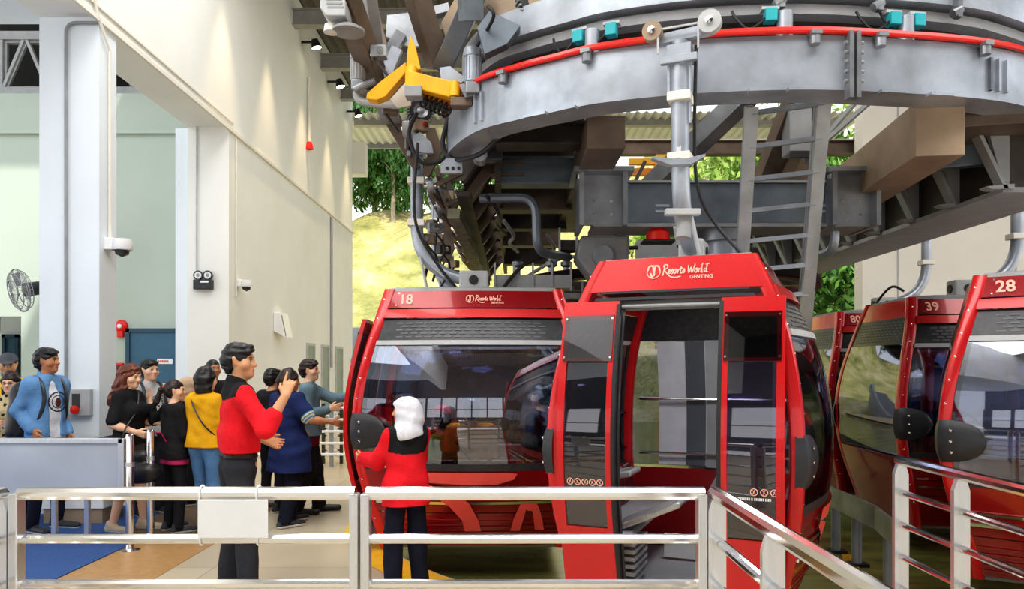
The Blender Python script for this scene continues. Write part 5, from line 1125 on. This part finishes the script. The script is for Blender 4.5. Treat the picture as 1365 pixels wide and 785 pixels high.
    # arms and hands
    for key, s_ in (('L', -1), ('R', 1)):
        S, E_, W, hd, pn = A[key]
        F.cone(S, E_, .05*fat, .04, .03).cone(E_, E_+(W-E_)*.35, .041, .041, .02).cone(E_+(W-E_)*.35, W, .041, .027, .02)
        x0 = unit(E_-S); pn = unit(np.cross(np.cross(hd, pn), hd)) if pn is not None else unit(np.array([-s_, 0, .2])-hd*float(np.array([-s_, 0, .2])@hd)); sd = np.cross(hd, pn)*s_    # towards thumb
        if sd[1]+sd[2]*.3 < 0 and False: sd = -sd
        cu = curl[0 if key == 'L' else 1]
        K_ = W+hd*.085
        for q in (-.028, -.009, .010, .028): F.cone(W+sd*q*.5+hd*.012, K_+sd*q, .017, .0135, .012)
        for i, q in enumerate((-.031, -.0105, .010, .030)):
            ln = (.055, .072, .08, .072)[i]; d1 = unit(hd*math.cos(cu*.7)+pn*math.sin(cu*.7)); d2 = unit(hd*math.cos(cu*1.9)+pn*math.sin(cu*1.9)); b0 = K_+sd*q*1.05; b1 = b0+d1*ln*.5; b2 = b1+d2*ln*.5
            if pn is not None and arms.get(key) and len(arms[key]) > 4 and i == 3: b1 = b0+hd*ln*.5; b2 = b1+hd*ln*.5
            F.cone(b0, b1, .0098, .0088, .004).cone(b1, b2, .0088, .0072, .003)
        t0 = W+sd*.022+hd*.02; t1 = t0+unit(sd*.75+hd*.75+pn*.25)*.042; t2 = t1+unit(hd*.9+sd*.25+pn*.4*cu)*.035
        F.cone(t0, t1, .015, .0115, .012).cone(t1, t2, .0115, .0085, .004)
    # legs and feet
    for key in 'LR':
        hp, kn, an, toe = G[key]; F.cone(hp, kn, .085*fat, .054, .05).cone(kn, kn+(an-kn)*.3, .053, .054, .02).cone(kn+(an-kn)*.3, an, .054, .036, .02).cone(an+np.array([0, -.02, -.03]), toe, .036, .026, .02)
    V, Q = F.mesh()
    sk = np.array(SKIN[skin]); tone = np.repeat(sk[None], len(V), 0); hv = (V-N0)@HR/hs+np.array([0, .005, 1.52])
    def paint(cen, rad, col, a=1.0):
        d_ = (((hv-np.array(cen))/np.array(rad))**2).sum(1); w_ = np.clip(1.6-d_*1.2, 0, 1)[:, None]*a; tone[:] = tone*(1-w_)+np.array(col)*w_
    for s_ in (-1, 1):
        paint((s_*.031, .094, 1.648), (.0155, .02, .0085), (.62, .58, .55)); paint((s_*.031, .096, 1.648), (.008, .02, .009), (.02, .012, .01)); paint((s_*.033, .095, 1.673), (.022, .03, .0055), (.03, .02, .018), .85); paint((s_*.05, .08, 1.61), (.03, .03, .03), sk*np.array([1.03, .82, .78]), .35)
        paint((s_*.031, .1, 1.657), (.018, .02, .0035), (.03, .02, .02), .8)
    paint((0, .1, 1.584), (.023, .03, .0095), sk*np.array([.9, .52, .5]), .8); paint((0, .105, 1.584), (.02, .03, .002), sk*.3, .7); paint((0, .1, 1.608), (.012, .02, .004), sk*.55, .5)
    nm = 'person'; O = mkobj(nm, V*k, Q, [SKM], None, None, np.clip(tone, 0, 1)); O.location = (x, y, z); O.rotation_euler = (0, 0, math.radians(yaw-90)); tag(O, label, 'person', group)
    def part(name, F, mats, mf=None):
        V, Q = F.mesh()
        if not len(Q): return None
        mi = mf(V[Q].mean(1)) if mf else None
        return mkobj(name, V*k, Q, mats if isinstance(mats, list) else [mats], O, mi)
    c2 = c*1.15
    # ---------------- trousers / shorts
    if legs:
        F = Field(lo, hi, c2); wide = legs.get('wide', .02); cut = legs.get('cut', .0); lf = legs.get('len', 1.0)
        for s_ in (-1, 1): F.cone(T((s_*.08*fat, -.0, .93)), T((s_*.065*fat, 0, 1.04)), (.122 if female else .112)*fat, .108*fat, .05)
        for key in 'LR':
            hp, kn, an, toe = G[key]; F.cone(hp+np.array([0, -.012, -.02]), kn, .10*fat, .056+wide, .04)
            if lf > .6: F.cone(kn, an+(kn-an)*(.02), .056+wide, .046+wide, .03)
        if not sit: F.folds(.0025, 1.3, 3)
        F.plane(T((0, 0, legs.get('waist', 1.06))), (0, 0, 1))
        if lf <= .6: 
            if not sit: F.plane((0, 0, .46+(.6-lf)), (0, 0, -1))
        else: F.plane((0, 0, .045), (0, 0, -1)) if not sit else None
        part('shorts' if lf <= .6 else legs.get('name', 'trousers'), F, legs['m'])
        if legs.get('belt'):
            F = Field(lo, hi, c2)
            for s_ in (-1, 1): F.cone(T((s_*.08*fat, 0, .93)), T((s_*.065*fat, 0, 1.06)), .128*fat, .112*fat, .05)
            F.plane((0, 0, 1.034), (0, 0, 1)); F.plane((0, 0, .996), (0, 0, -1)); part('belt', F, cloth('dark belt leather', (.03, .022, .02), .4))
    # ---------------- upper garments (list)
    for g in (top if isinstance(top, list) else [top] if top else []):
        F = Field(lo, hi, c2); e = g.get('e', .016); torso(F, e, 1.12 if not female else 1.06)
        hem = g.get('hem', .9)
        if hem < .95:
            for s_ in (-1, 1): F.cone(T((s_*.078*fat, 0, .97)), T((s_*.085*fat, 0, hem-.06)), (.118 if female else .108)*fat+e, (.122 if female else .11)*fat+e+g.get('flare', .0), .05)
        sl = g.get('sleeve', 1.0)
        for key in 'LR':
            S, E_, W, hd, pn = A[key]; r_ = g.get('loose', .016)
            if sl <= .5: F.cone(S, S+(E_-S)*sl*2, .055*fat+e, .048+r_*1.2, .04)
            else: f2 = (sl-.5)*2; F.cone(S, E_, .054*fat+e, .043+r_, .04).cone(E_, E_+(W-E_)*f2, .043+r_, lerp(.043, .031, f2)+r_*.9, .02)
        for b_ in g.get('extra', []): F.cone(T(b_[0]), T(b_[1]), b_[2], b_[3], b_[4] if len(b_) > 4 else .05)
        F.folds(g.get('fold', .0035), 1.0, sum(map(ord, label)) % 97)
        F.plane(T((0, 0, 1.515 if not g.get('hood') else 1.6)), (0, -.25, 1))
        if not g.get('point'): F.plane((0, 0, hem), (0, 0, -1))
        if g.get('open'):
            F.ell(T((0, .22, 1.15)), (.075, .2, .46), .01, True)
        if sl <= .5:
            for key in 'LR': S, E_, W, hd, pn = A[key]; q = S+(E_-S)*sl*2
        yk = g.get('yoke')
        if yk:
            zz = yk; mf = lambda C: ((C[:, 2] > zz-.02*np.cos(C[:, 0]*9)) & (np.abs(C[:, 0]-L[0]*.6) < sw+.04)).astype(int)
            part('shirt', F, [g['m'], g['m2']], mf)
        elif g.get('cuff'):
            S, E_, W, hd, pn = A['R']; ud = unit(E_-S); sl_ = .285*sl*2
            def mf(C):
                t_ = (C-S)@ud; r_ = np.linalg.norm(C-S-t_[:, None]*ud, axis=1); b_ = (t_ > sl_-.01) & (r_ < .13) & (C[:, 0] > sw*.8)
                return np.where(b_, 1+(np.floor((t_-sl_)*70).astype(int) % 2), 0)
            part('tunic', F, [g['m'], g['m2'], g['m3']], mf)
        elif g.get('band'):
            b0 = g['band']; part(g.get('name', 'jacket'), F, [g['m'], g['m2']], lambda C: (C[:, 2] < b0).astype(int))
        elif g.get('print'):
            pm = g['print']; part(g.get('name', 'shirt'), F, [g['m'], g['m2']], lambda C: pm(C))
        else: part(g.get('name', 'shirt'), F, g['m'])
        if g.get('collar'):
            F = Field(lo, hi, c2); F.cone(T((0, -.015, 1.475)), T((0, -.005, 1.535)), .082, .073, .01).cone(T((0, 0, 1.44)), T((0, .02, 1.56)), .062, .058, .01, True); F.plane(T((0, .0, 1.535)), (0, .35, 1)); F.plane(T((0, 0, 1.475)), (0, .2, -1)); part('collar', F, g.get('m2', g['m']))
    # ---------------- shoes
    if shoes:
        for key, s_ in (('L', -1), ('R', 1)):
            hp, kn, an, toe = G[key]; F = Field(np.minimum(an, toe)-.12, np.maximum(an, toe)+.12, c); fw = unit((toe-an)*np.array([1, 1, 0])); hl_ = an*np.array([1, 1, 0])-fw*.045+np.array([0, 0, toe[2]+.012]); tp = np.array([toe[0], toe[1], toe[2]+.006])+fw*.03
            F.cone(hl_, tp, .043, .036, .02).cone(hl_+fw*.06+np.array([0, 0, .03]), hl_+fw*.02+np.array([0, 0, .05]), .042, .044, .02); zb = toe[2]-.028
            F.plane((0, 0, zb), (0, 0, -1)); sm = zb+.028
            part('shoe', F, [shoes, M_WHITE if shoes.name.startswith('sn') else M_BLACK], lambda C: (C[:, 2] < sm).astype(int))
    # ---------------- hair / head cover
    HM = HAIRM[hairc]
    F = Field(hl((0, 0, 1.65))-.42, hl((0, 0, 1.65))+.24, c); F.lo = F.lo
    def cap(e=.012, back=0):
        F.ell(hl((0, -.012, 1.682)), np.array((.083+e*.5, .10+e*.4, .09+e))*hs, .02, R=HR); F.ell(hl((0, -.045, 1.64)), np.array((.075+e*.4, .06+e, .085))*hs, .03, R=HR)
    def face_cut(z=1.69, f=.06):
        F.ell(hl((0, .13, 1.60)), np.array((.075, .085, .105))*hs, .012, True, R=HR)
        for s_ in (-1, 1): F.ell(hl((s_*.09, .01, 1.625)), np.array((.03, .035, .045))*hs, .01, True, R=HR)
    if hair == 'short':
        cap(); F.ell(hl((0, .05, 1.735)), np.array((.07, .055, .03))*hs, .03, R=HR); F.ell(hl((.03, .08, 1.715)), np.array((.05, .03, .022))*hs, .02, R=HR); face_cut(); F.folds(.003, 4, 5); part('hair', F, HM)
    elif hair == 'long':
        cap(.016); F.cone(hl((0, -.06, 1.66)), T((0, -.14, 1.40)), .09, .085, .04); F.cone(hl((.05, -.02, 1.62)), T((.07, -.04, 1.38)), .04, .045, .04).cone(hl((-.05, -.02, 1.62)), T((-.07, -.05, 1.36)), .04, .045, .04).cone(T((0, -.14, 1.4)), T((.02, -.15, 1.18)), .085, .05, .04).cone(T((.09, -.03, 1.40)), T((.1, .0, 1.22)), .045, .03, .03); F.ell(hl((0, .14, 1.60)), np.array((.068, .10, .11))*hs, .012, True, R=HR); F.folds(.005, 3, 8); part('hair', F, HM)
    elif hair == 'bob':
        cap(.02); F.cone(hl((.045, -.03, 1.66)), hl((.055, -.03, 1.54)), .06, .05, .03).cone(hl((-.045, -.03, 1.66)), hl((-.055, -.03, 1.54)), .06, .05, .03).cone(hl((0, -.06, 1.66)), hl((0, -.07, 1.53)), .07, .055, .03); F.ell(hl((0, .14, 1.60)), np.array((.066, .10, .11))*hs, .012, True, R=HR); F.plane(hl((0, 0, 1.505)), (0, 0, -1)); F.folds(.004, 3.5, 4); part('hair', F, HM)
    elif hair == 'tail':
        cap(.01); face_cut(); F.cone(hl((0, -.10, 1.69)), hl((0, -.15, 1.66)), .022, .032, .02).cone(hl((0, -.15, 1.66)), hl((-.02, -.2, 1.52)), .032, .03, .02).cone(hl((-.02, -.2, 1.52)), hl((-.05, -.25, 1.42)), .03, .012, .02); F.folds(.003, 4, 6); part('hair', F, HM); Hb = MB().lathe([(.022, -.01), (.027, 0), (.022, .01)], hl((0, -.115, 1.685))*k, HR@np.array([0, -1, -.3]), 12).build('hair_band', M_REDC, O, True)
    elif hair == 'cropped':
        cap(.004); F.ell(hl((0, .12, 1.60)), np.array((.08, .08, .10))*hs, .012, True, R=HR); part('hair', F, HM)
    elif hair == 'cap':
        cap(.004); face_cut(); part('hair', F, HM); F = Field(hl((0, 0, 1.7))-.25, hl((0, 0, 1.7))+.25, c); F.ell(hl((0, -.005, 1.695)), np.array((.094, .112, .085))*hs, .02, R=HR); F.plane(hl((0, 0, 1.695)), HR@np.array([0, 0, -1])); F.ell(hl((0, .12, 1.70)), (.07, .075, .008), .01, R=HR); part('cap', F, cloth('grey cap cloth' if not child else 'red cap cloth', srgb(92, 94, 102) if not child else srgb(196, 40, 60)))
    elif hair == 'hijab':
        hm = cloth('white scarf cloth' if hairc == 'black' else 'beige scarf cloth', srgb(226, 228, 236) if hairc == 'black' else srgb(206, 178, 150)); F = Field(hl((0, 0, 1.6))-.36, hl((0, 0, 1.6))+.26, c)
        F.ell(hl((0, -.012, 1.675)), (.105, .128, .112), .03, R=HR); F.ell(hl((0, -.045, 1.61)), (.108, .115, .13), .05, R=HR); F.cone(hl((0, -.04, 1.57)), T((0, -.045, 1.46)), .105, .13, .06); F.cone(hl((0, .03, 1.545)), T((0, .05, 1.46)), .06, .075, .05); F.cone(hl((.02, -.08, 1.52)), T((.08, -.08, 1.40)), .06, .05, .05); F.ell(hl((0, .14, 1.63)), (.066, .085, .085), .012, True, R=HR); F.folds(.0035, 1.5, 2); F.plane(T((0, 0, 1.41)), (.25, 0, -1)); part('head_scarf', F, hm)
    return O
# ------------------------------------------------------------------ the people of the photograph
SN_D = mat('sn dark sneaker', (.03, .032, .04), .6); SN_L = mat('sn beige sneaker', srgb(196, 176, 150), .7); SH_B = mat('black leather shoe', (.02, .018, .018), .35)
C_RED = cloth('staff red cloth', srgb(226, 36, 48)); C_BLK = cloth('black cloth', (.018, .018, .02)); C_CHAR = cloth('charcoal trousers', srgb(52, 53, 60)); C_NAVYT = cloth('dark navy trousers', srgb(30, 32, 48))
C_NAVY = cloth('navy tunic cloth', srgb(36, 48, 92)); C_YEL = cloth('mustard knit', srgb(222, 166, 32)); C_JEAN = cloth('blue denim jeans', srgb(88, 126, 168)); C_DENIM = cloth('denim jacket', srgb(106, 148, 192)); C_TEE = cloth('white tee', srgb(232, 234, 240)); C_GTEE = cloth('grey tee', srgb(186, 188, 190)); C_GSH = cloth('grey blue shirt', srgb(112, 138, 150)); C_PINK = cloth('pink hem', srgb(196, 56, 110)); C_BRY = cloth('bright yellow tee', srgb(232, 200, 40)); C_GRSH = cloth('grey shorts', srgb(120, 116, 112)); C_PAT = cloth('patterned blouse', srgb(196, 180, 140)); C_MAR = cloth('maroon cloth', srgb(110, 24, 40)); C_STRIPE = cloth('cream embroidery', srgb(214, 206, 170)); C_TRIM = cloth('teal embroidery', srgb(90, 140, 170)); C_DKJ = cloth('dark grey jacket', srgb(40, 40, 46)); C_GREEN = cloth('green child jacket', srgb(104, 168, 40)); C_OCH = cloth('ochre shirt', srgb(206, 140, 44)); C_INK = cloth('black print', (.03, .03, .035))
def at(px, d): return PX(px, d), d
def pprint(C):       # scattered dark lettering-like print across the chest
    return ((C[:, 1] > .06) & (np.abs(C[:, 0]) < .11) & (C[:, 2] > 1.18) & (C[:, 2] < 1.36) & (np.sin(C[:, 0]*95+np.floor(C[:, 2]*40)*2)*np.sin(C[:, 2]*120) > .25)).astype(int)
WALK = {'L': ((-.10, .06, .5), (-.105, .10, .08), (-.12, .29, .03)), 'R': ((.10, .0, .5), (.105, -.12, .08), (.13, .07, .03))}
# red-shirted attendant, gesturing
x, y = at(318, 5.1)
red = person('person in red shirt with black shoulders raising a fist beside the white board', x, y, 32, 1.745, 'mid', arms={'R': ((.55, .45, -.85), (.12, .55, 1.0), (-.2, .35, 1), (-.8, .5, .1), 1), 'L': ((-.35, .05, -1), (.25, .75, -.25))}, head=(-.55, 0, 0), top=dict(m=C_RED, m2=C_BLK, yoke=1.405, hem=1.032, fold=.006, sleeve=.70, loose=.026, collar=True, e=.012), legs=dict(m=C_CHAR, wide=.022, belt=True), legpose={'L': ((-.145, -.0, .5), (-.19, -.04, .08), (-.23, .14, .03)), 'R': ((.145, .02, .5), (.20, .02, .08), (.24, .2, .03))}, shoes=SH_B, cell=.006, curl=(.7, 1.0), fat=.93)
# staff member in white head scarf pushing the cabin corner
x, y = at(541, 5.35)
hij = person('person in white head scarf and red jacket leaning on the corner of cabin 18', x, y, 118, 1.37, 'mid', True, arms={'L': ((-.32, .42, -.85), (-.25, .9, .05)), 'R': ((.15, .55, -.8), (-.75, .65, -.2))}, head=(1.15, -.05, 0), hair='hijab', top=dict(m=C_RED, m2=C_BLK, yoke=1.285, hem=.80, sleeve=.98, loose=.028, e=.034, flare=.02, fold=.006), legs=dict(m=C_NAVYT, wide=.035), shoes=SH_B, cell=.006, fat=.87)
# denim jacket young man
x, y = at(62, 7.34)
den = person('person in blue denim jacket over white print tee, looking right', x, y, -20, 1.77, 'tan', fat=.84, arms={'R': ((.16, -.45, -1), (-.1, .7, -.75)), 'L': ((-.12, -.1, -1), (.1, .5, -.9))}, head=(.38, 0, 0), hair='short', top=[dict(m=C_TEE, hem=.90, sleeve=.12, e=.012, loose=0), dict(m=C_DENIM, hem=.92, sleeve=.97, e=.024, open=True, loose=.016, name='jacket', collar=True, fold=.005)], legs=dict(m=C_NAVYT, wide=.01), shoes=SN_D, cell=.0065)
def chest_print(o, k, items, z0):
    for nm, m, shp in items:
        vs, fs = shp
        MB().add([(a*k, (.128+.012*math.cos(a*9))*k, (z0+b)*k) for a, b in vs], [f[::-1] for f in fs]).build(nm, m, o)
kk = 1.79/1.75
em = []
def merge(*s):
    V, Fc = [], []
    for vs, fs in s: o = len(V); V += vs; Fc += [tuple(i+o for i in f) for f in fs]
    return V, Fc
chest = merge(ring2d(0, 0, .098, .012), ring2d(0, 0, .064, .008), *[ribbon2d([(.079*math.cos(a), .079*math.sin(a)), (.088*math.cos(a+.09), .088*math.sin(a+.09))], .012) for a in np.linspace(.2, 2*PI, 16)])
MB().add([(a*kk, (.150-.9*a*a)*kk, (1.24+b)*kk) for a, b in chest[0]], [f[::-1] for f in chest[1]]).build('round_print', C_INK, den)
dd = disc2d(0, -.004, .03); dd = ([(a, b*1.5) for a, b in dd[0]], dd[1]); MB().add([(a*kk, (.152-.9*a*a)*kk, (1.24+b)*kk) for a, b in dd[0]], [f[::-1] for f in dd[1]]).build('print_centre', cloth('brown print', srgb(96, 52, 34)), den)
# yellow shirt, grey cap, left edge
x, y = at(12, 8.3); person('person in yellow shirt and grey cap at the left edge', x, y, -80, 1.74, 'mid', head=(.3, -.25, 0), hair='cap', top=dict(m=C_BRY, hem=.9, sleeve=.35), legs=dict(m=C_CHAR), shoes=SN_D, fat=.98)
x, y = at(14, 7.75); wg = person('person with dark bob and glasses in patterned blouse at the left edge', x, y, -75, 1.53, 'light', True, head=(0, -.1, 0), hair='bob', hairc='dark', arms={'R': ((.2, .2, -1), (-.4, .8, .1)), 'L': ((-.2, .2, -1), (.4, .8, .1))}, top=dict(m=C_PAT, m2=C_INK, hem=.85, sleeve=.8, name='blouse', print=lambda C: (np.sin(C[:, 0]*60)*np.sin(C[:, 2]*75+C[:, 1]*40) > .45).astype(int)), legs=dict(m=C_NAVYT), shoes=SN_D)
gl = MB()
kg = 1.53/1.75
for s_ in (-1, 1): gl.tube([(s_*.032*kg+.021*kg*math.cos(a), .118*kg, 1.643*kg+.015*kg*math.sin(a)) for a in np.linspace(0, 2*PI, 15)], .0022, 5, False); gl.tube([(s_*.053*kg, .116*kg, 1.646*kg), (s_*.08*kg, .0, 1.65*kg)], .002, 5)
gl.tube([(-.011*kg, .119*kg, 1.645*kg), (.011*kg, .119*kg, 1.645*kg)], .002, 5); gl.build('glasses', M_BLKPL, wg, True)
# long reddish hair, black top, bare legs
x, y = at(172, 7.34); lh = person('person with long reddish hair in black top and grey shorts holding a pink phone', x, y, -8, 1.61, 'light', True, arms={'R': ((.22, -.1, -1), (-.25, .95, -.35)), 'L': ((-.15, .1, -1), (.2, .9, .0))}, head=(-.15, -.18, 0), hair='long', hairc='brown', top=dict(m=C_BLK, hem=.93, sleeve=.42, loose=.02, e=.018, name='top'), legs=dict(m=C_GRSH, len=.5, wide=.03), shoes=SN_L, legpose=WALK, curl=(.8, .9))
x, y = at(199, 8.15); gt = person('person in grey print tee with backpack straps facing half right', x, y, -38, 1.67, 'light', arms={'L': ((-.2, .1, -1), (.2, .8, -.3)), 'R': ((.2, 0, -1), (-.1, .7, -.4))}, head=(.15, 0, 0), top=dict(m=C_GTEE, m2=C_INK, hem=.9, sleeve=.35, print=pprint), legs=dict(m=C_CHAR, wide=.02), shoes=SN_D)
x, y = at(233, 7.3); pt = person('person with ponytail in black jacket with pink hem raising an open hand', x, y, 48, 1.46, 'light', True, arms={'L': ((-.95, -.25, -.55), (-.25, -.1, .95), (-.05, .05, 1), (.2, -.95, .1)), 'R': ((.15, .15, -1), (-.2, .8, .2))}, head=(-.55, 0, 0), hair='tail', hairc='dark', top=[dict(m=C_PINK, hem=.80, sleeve=.12, loose=0, e=.016, name='undershirt'), dict(m=C_BLK, hem=.86, sleeve=.95, e=.03, name='jacket', loose=.022)], legs=dict(m=C_BLK, wide=.012), shoes=SN_D, curl=(.08, .6))
x, y = at(274, 7.2); yw = person('person in mustard knit top and blue jeans seen from behind', x, y, 72, 1.58, 'light', True, arms={'L': ((-.28, .12, -1), (.15, .75, -.2)), 'R': ((.22, .2, -1), (-.2, .9, .1))}, head=(-.15, -.1, 0), hair='bob', top=dict(m=C_YEL, hem=.93, sleeve=1.0, e=.03, loose=.026, name='sweater', fold=.005), legs=dict(m=C_JEAN, wide=.012), shoes=SN_D, legpose=WALK)
x, y = at(252, 8.75); person('person in beige head scarf mostly hidden behind the ponytail woman', x, y, 40, 1.47, 'mid', True, hair='hijab', hairc='brown', top=dict(m=C_DKJ, hem=.8, sleeve=.95, e=.03), legs=dict(m=C_BLK), shoes=SN_D, cell=.009)
x, y = at(284, 9.4); person('person with cropped hair behind the mustard top, face to the right', x, y, -40, 1.68, 'tan', head=(-.1, 0, 0), hair='cropped', top=dict(m=C_DKJ, hem=.9, sleeve=.9), legs=dict(m=C_BLK), shoes=SN_D, cell=.009)
x, y = at(363, 8.35); person('person in dark jacket half hidden between the fist and the navy tunic', x, y, 60, 1.57, 'mid', hair='short', top=dict(m=C_DKJ, hem=.85, sleeve=.95, e=.025, name='jacket'), legs=dict(m=C_BLK, wide=.01), shoes=SN_D, cell=.009)
x, y = at(384, 7.6); nv = person('person in navy tunic with embroidered cuff pointing right', x, y, 50, 1.56, 'tan', True, arms={'R': ((.62, .25, -.75), (.25, .95, -.12), (.3, .9, -.25)), 'L': ((-.2, .2, -1), (.0, .7, -.3))}, head=(-.5, -.12, 0), hair='bob', hairc='dark', top=dict(m=C_NAVY, m2=C_STRIPE, m3=C_TRIM, hem=.62, sleeve=.40, e=.045, loose=.035, flare=.035, cuff=True, fold=.006, extra=[((.16, .08, .9), (.19, .1, .52), .10, .02, .06)], point=False), legs=dict(m=C_NAVYT, wide=.03), shoes=SN_D, legpose=WALK, fat=1.02, curl=(.5, .35))
x, y = at(412, 8.25); gs = person('person in grey blue shirt stretching an arm to the cabin door', x, y, 8, 1.67, 'light', arms={'L': ((-.0, .95, -.42), (.0, 1.0, .12)), 'R': ((.15, .1, -1), (-.05, .95, .25))}, head=(-.15, 0, 0), hair='short', hairc='dark', top=[dict(m=C_MAR, hem=.78, sleeve=.12, loose=0, e=.010, name='undershirt'), dict(m=C_GSH, hem=.9, sleeve=.93, e=.024, loose=.02)], legs=dict(m=C_BLK, wide=.03), shoes=SH_B, legpose=WALK)
# passengers sitting in cabin 18 (backs to the near window)
SIT = {'L': ((-.11, .42, .93), (-.11, .45, .5), (-.12, .6, .45)), 'R': ((.11, .42, .93), (.11, .45, .5), (.12, .6, .45))}
def passenger(label, px, d, h, z, **kw):
    x, y = at(px, d); return person(label, x, y, kw.pop('yaw', 90), h, legpose=SIT, z=z, cell=.009, group='passengers in cabin 18', sit=True, **kw)
ps = passenger('passenger in ochre shirt with black strap seated inside cabin 18', 628, 6.82, 1.5, -.20, head=(.2, .1, 0), hair='short', top=dict(m=C_OCH, hem=.9, sleeve=.9, e=.03), legs=dict(m=C_CHAR), fat=1.0)
passenger('child passenger in red cap and green jacket inside cabin 18', 588, 6.9, 1.25, -.08, head=(.6, 0, 0), hair='cap', top=dict(m=C_GREEN, m2=C_NAVY, hem=.88, sleeve=.9, band=1.1, name='jacket'), legs=dict(m=C_NAVYT), child=True)
passenger('dark clothed passenger at the right side inside cabin 18', 722, 7.2, 1.66, -.24, yaw=140, hair='short', top=dict(m=C_DKJ, hem=.9, sleeve=.9), legs=dict(m=C_BLK))
# things carried
def strap(pts, w_, m, label, cat='strap', name='shoulder_strap', r=None): return tag(MB().tube(spline(pts, 6), w_, 6).build(name, m, None, True), label, cat)
def loc2w(o, p): return Matrix.Rotation(o.rotation_euler.z, 4, 'Z') @ Vector(p) + o.location
def bag_field(lo, hi, fn, m, name, label, cat, o, k=1):
    F = Field(lo, hi, .009); fn(F); V, Q = F.mesh(); b = mkobj(name, V*k, Q, [m]); b.location = o.location; b.rotation_euler = o.rotation_euler; return tag(b, label, cat)
M_LEATH = mat('black bag leather', (.02, .019, .02), .38, var=.3, scale=20, bump=.2)
bp = bag_field((-.3, -.42, .75), (.3, .0, 1.6), lambda F: F.cone((-.06, -.24, 1.36), (-.08, -.26, .98), .11, .13, .05).cone((.06, -.24, 1.36), (.08, -.26, .98), .11, .13, .05).folds(.004, 1, 1), M_LEATH, 'backpack', 'black backpack on the back of the denim jacket man', 'backpack', den)
m = MB()
for s_ in (-1, 1): m.tube(spline([(s_*.1, -.15, 1.46), (s_*.105, -.02, 1.51), (s_*.115, .085, 1.44), (s_*.12, .12, 1.28), (s_*.15, .05, 1.08), (s_*.15, -.16, 1.02)], 6), .017, 6)
m.build('strap', M_BLKPL, bp, True)
b2 = bag_field((-.3, -.42, .75), (.3, .0, 1.6), lambda F: F.cone((0, -.22, 1.34), (0, -.24, 1.02), .11, .12, .05), M_LEATH, 'backpack', 'dark backpack on the man in the grey print tee', 'backpack', gt)
m = MB()
for s_ in (-1, 1): m.tube(spline([(s_*.1, -.15, 1.34), (s_*.10, -.02, 1.445), (s_*.11, .11, 1.35), (s_*.12, .135, 1.15), (s_*.17, .03, 1.0)], 6), .015, 6)
m.build('strap', M_BLKPL, b2, True)
hb_ = bag_field((.0, .0, .45), (.5, .5, 1.0), lambda F: F.cone((.28, .1, .60), (.28, .40, .62), .10, .10, .04).cone((.28, .14, .76), (.28, .34, .77), .06, .06, .05), M_LEATH, 'handbag', 'black shoulder bag hanging at the side of the long haired woman', 'handbag', lh)
m = MB(); m.tube(spline([(.27, .12, .78), (.24, .12, 1.0), (.08, .13, 1.18), (-.09, .03, 1.36), (-.1, -.09, 1.28)], 8), .008, 6); m.build('strap', M_LEATH, hb_, True); MB().lathe([(.012, -.005), (.016, 0), (.012, .005)], (.27, .12, .79), (0, 1, 0), 10).build('ring', M_CHROME, hb_)
ph = MB().box(-.035, .035, -.005, .005, -.07, .07).build('phone', C_PINK, bevel=.004); ph.location = loc2w(lh, (.12, .42, .93)); ph.rotation_euler = (math.radians(35), 0, math.radians(-20)); tag(ph, 'pink cased phone in the hand of the long haired woman', 'phone'); MB().box(-.03, .03, -.0065, -.005, -.062, .062).build('screen', M_BLACK, ph)
s = MB(); s.tube(spline([(-.12, .12, 1.1), (-.12, .02, 1.33), (-.06, -.115, 1.28), (.08, -.14, 1.08), (.17, -.03, .93)], 8), .007, 6); o = s.build('bag_strap', M_LEATH, None, True); o.location = yw.location; o.rotation_euler = yw.rotation_euler; tag(o, 'thin dark bag strap across the back of the mustard top', 'strap')
s = MB(); s.tube(spline([(-.15, -.1, 1.32), (0, -.155, 1.14), (.16, -.12, .95)], 8), .018, 6); o = s.build('bag_strap', M_BLACK, None, True); o.location = ps.location; o.rotation_euler = ps.rotation_euler; o.scale = (.86, .86, .86); tag(o, 'black strap across the back of the ochre shirt passenger', 'strap')
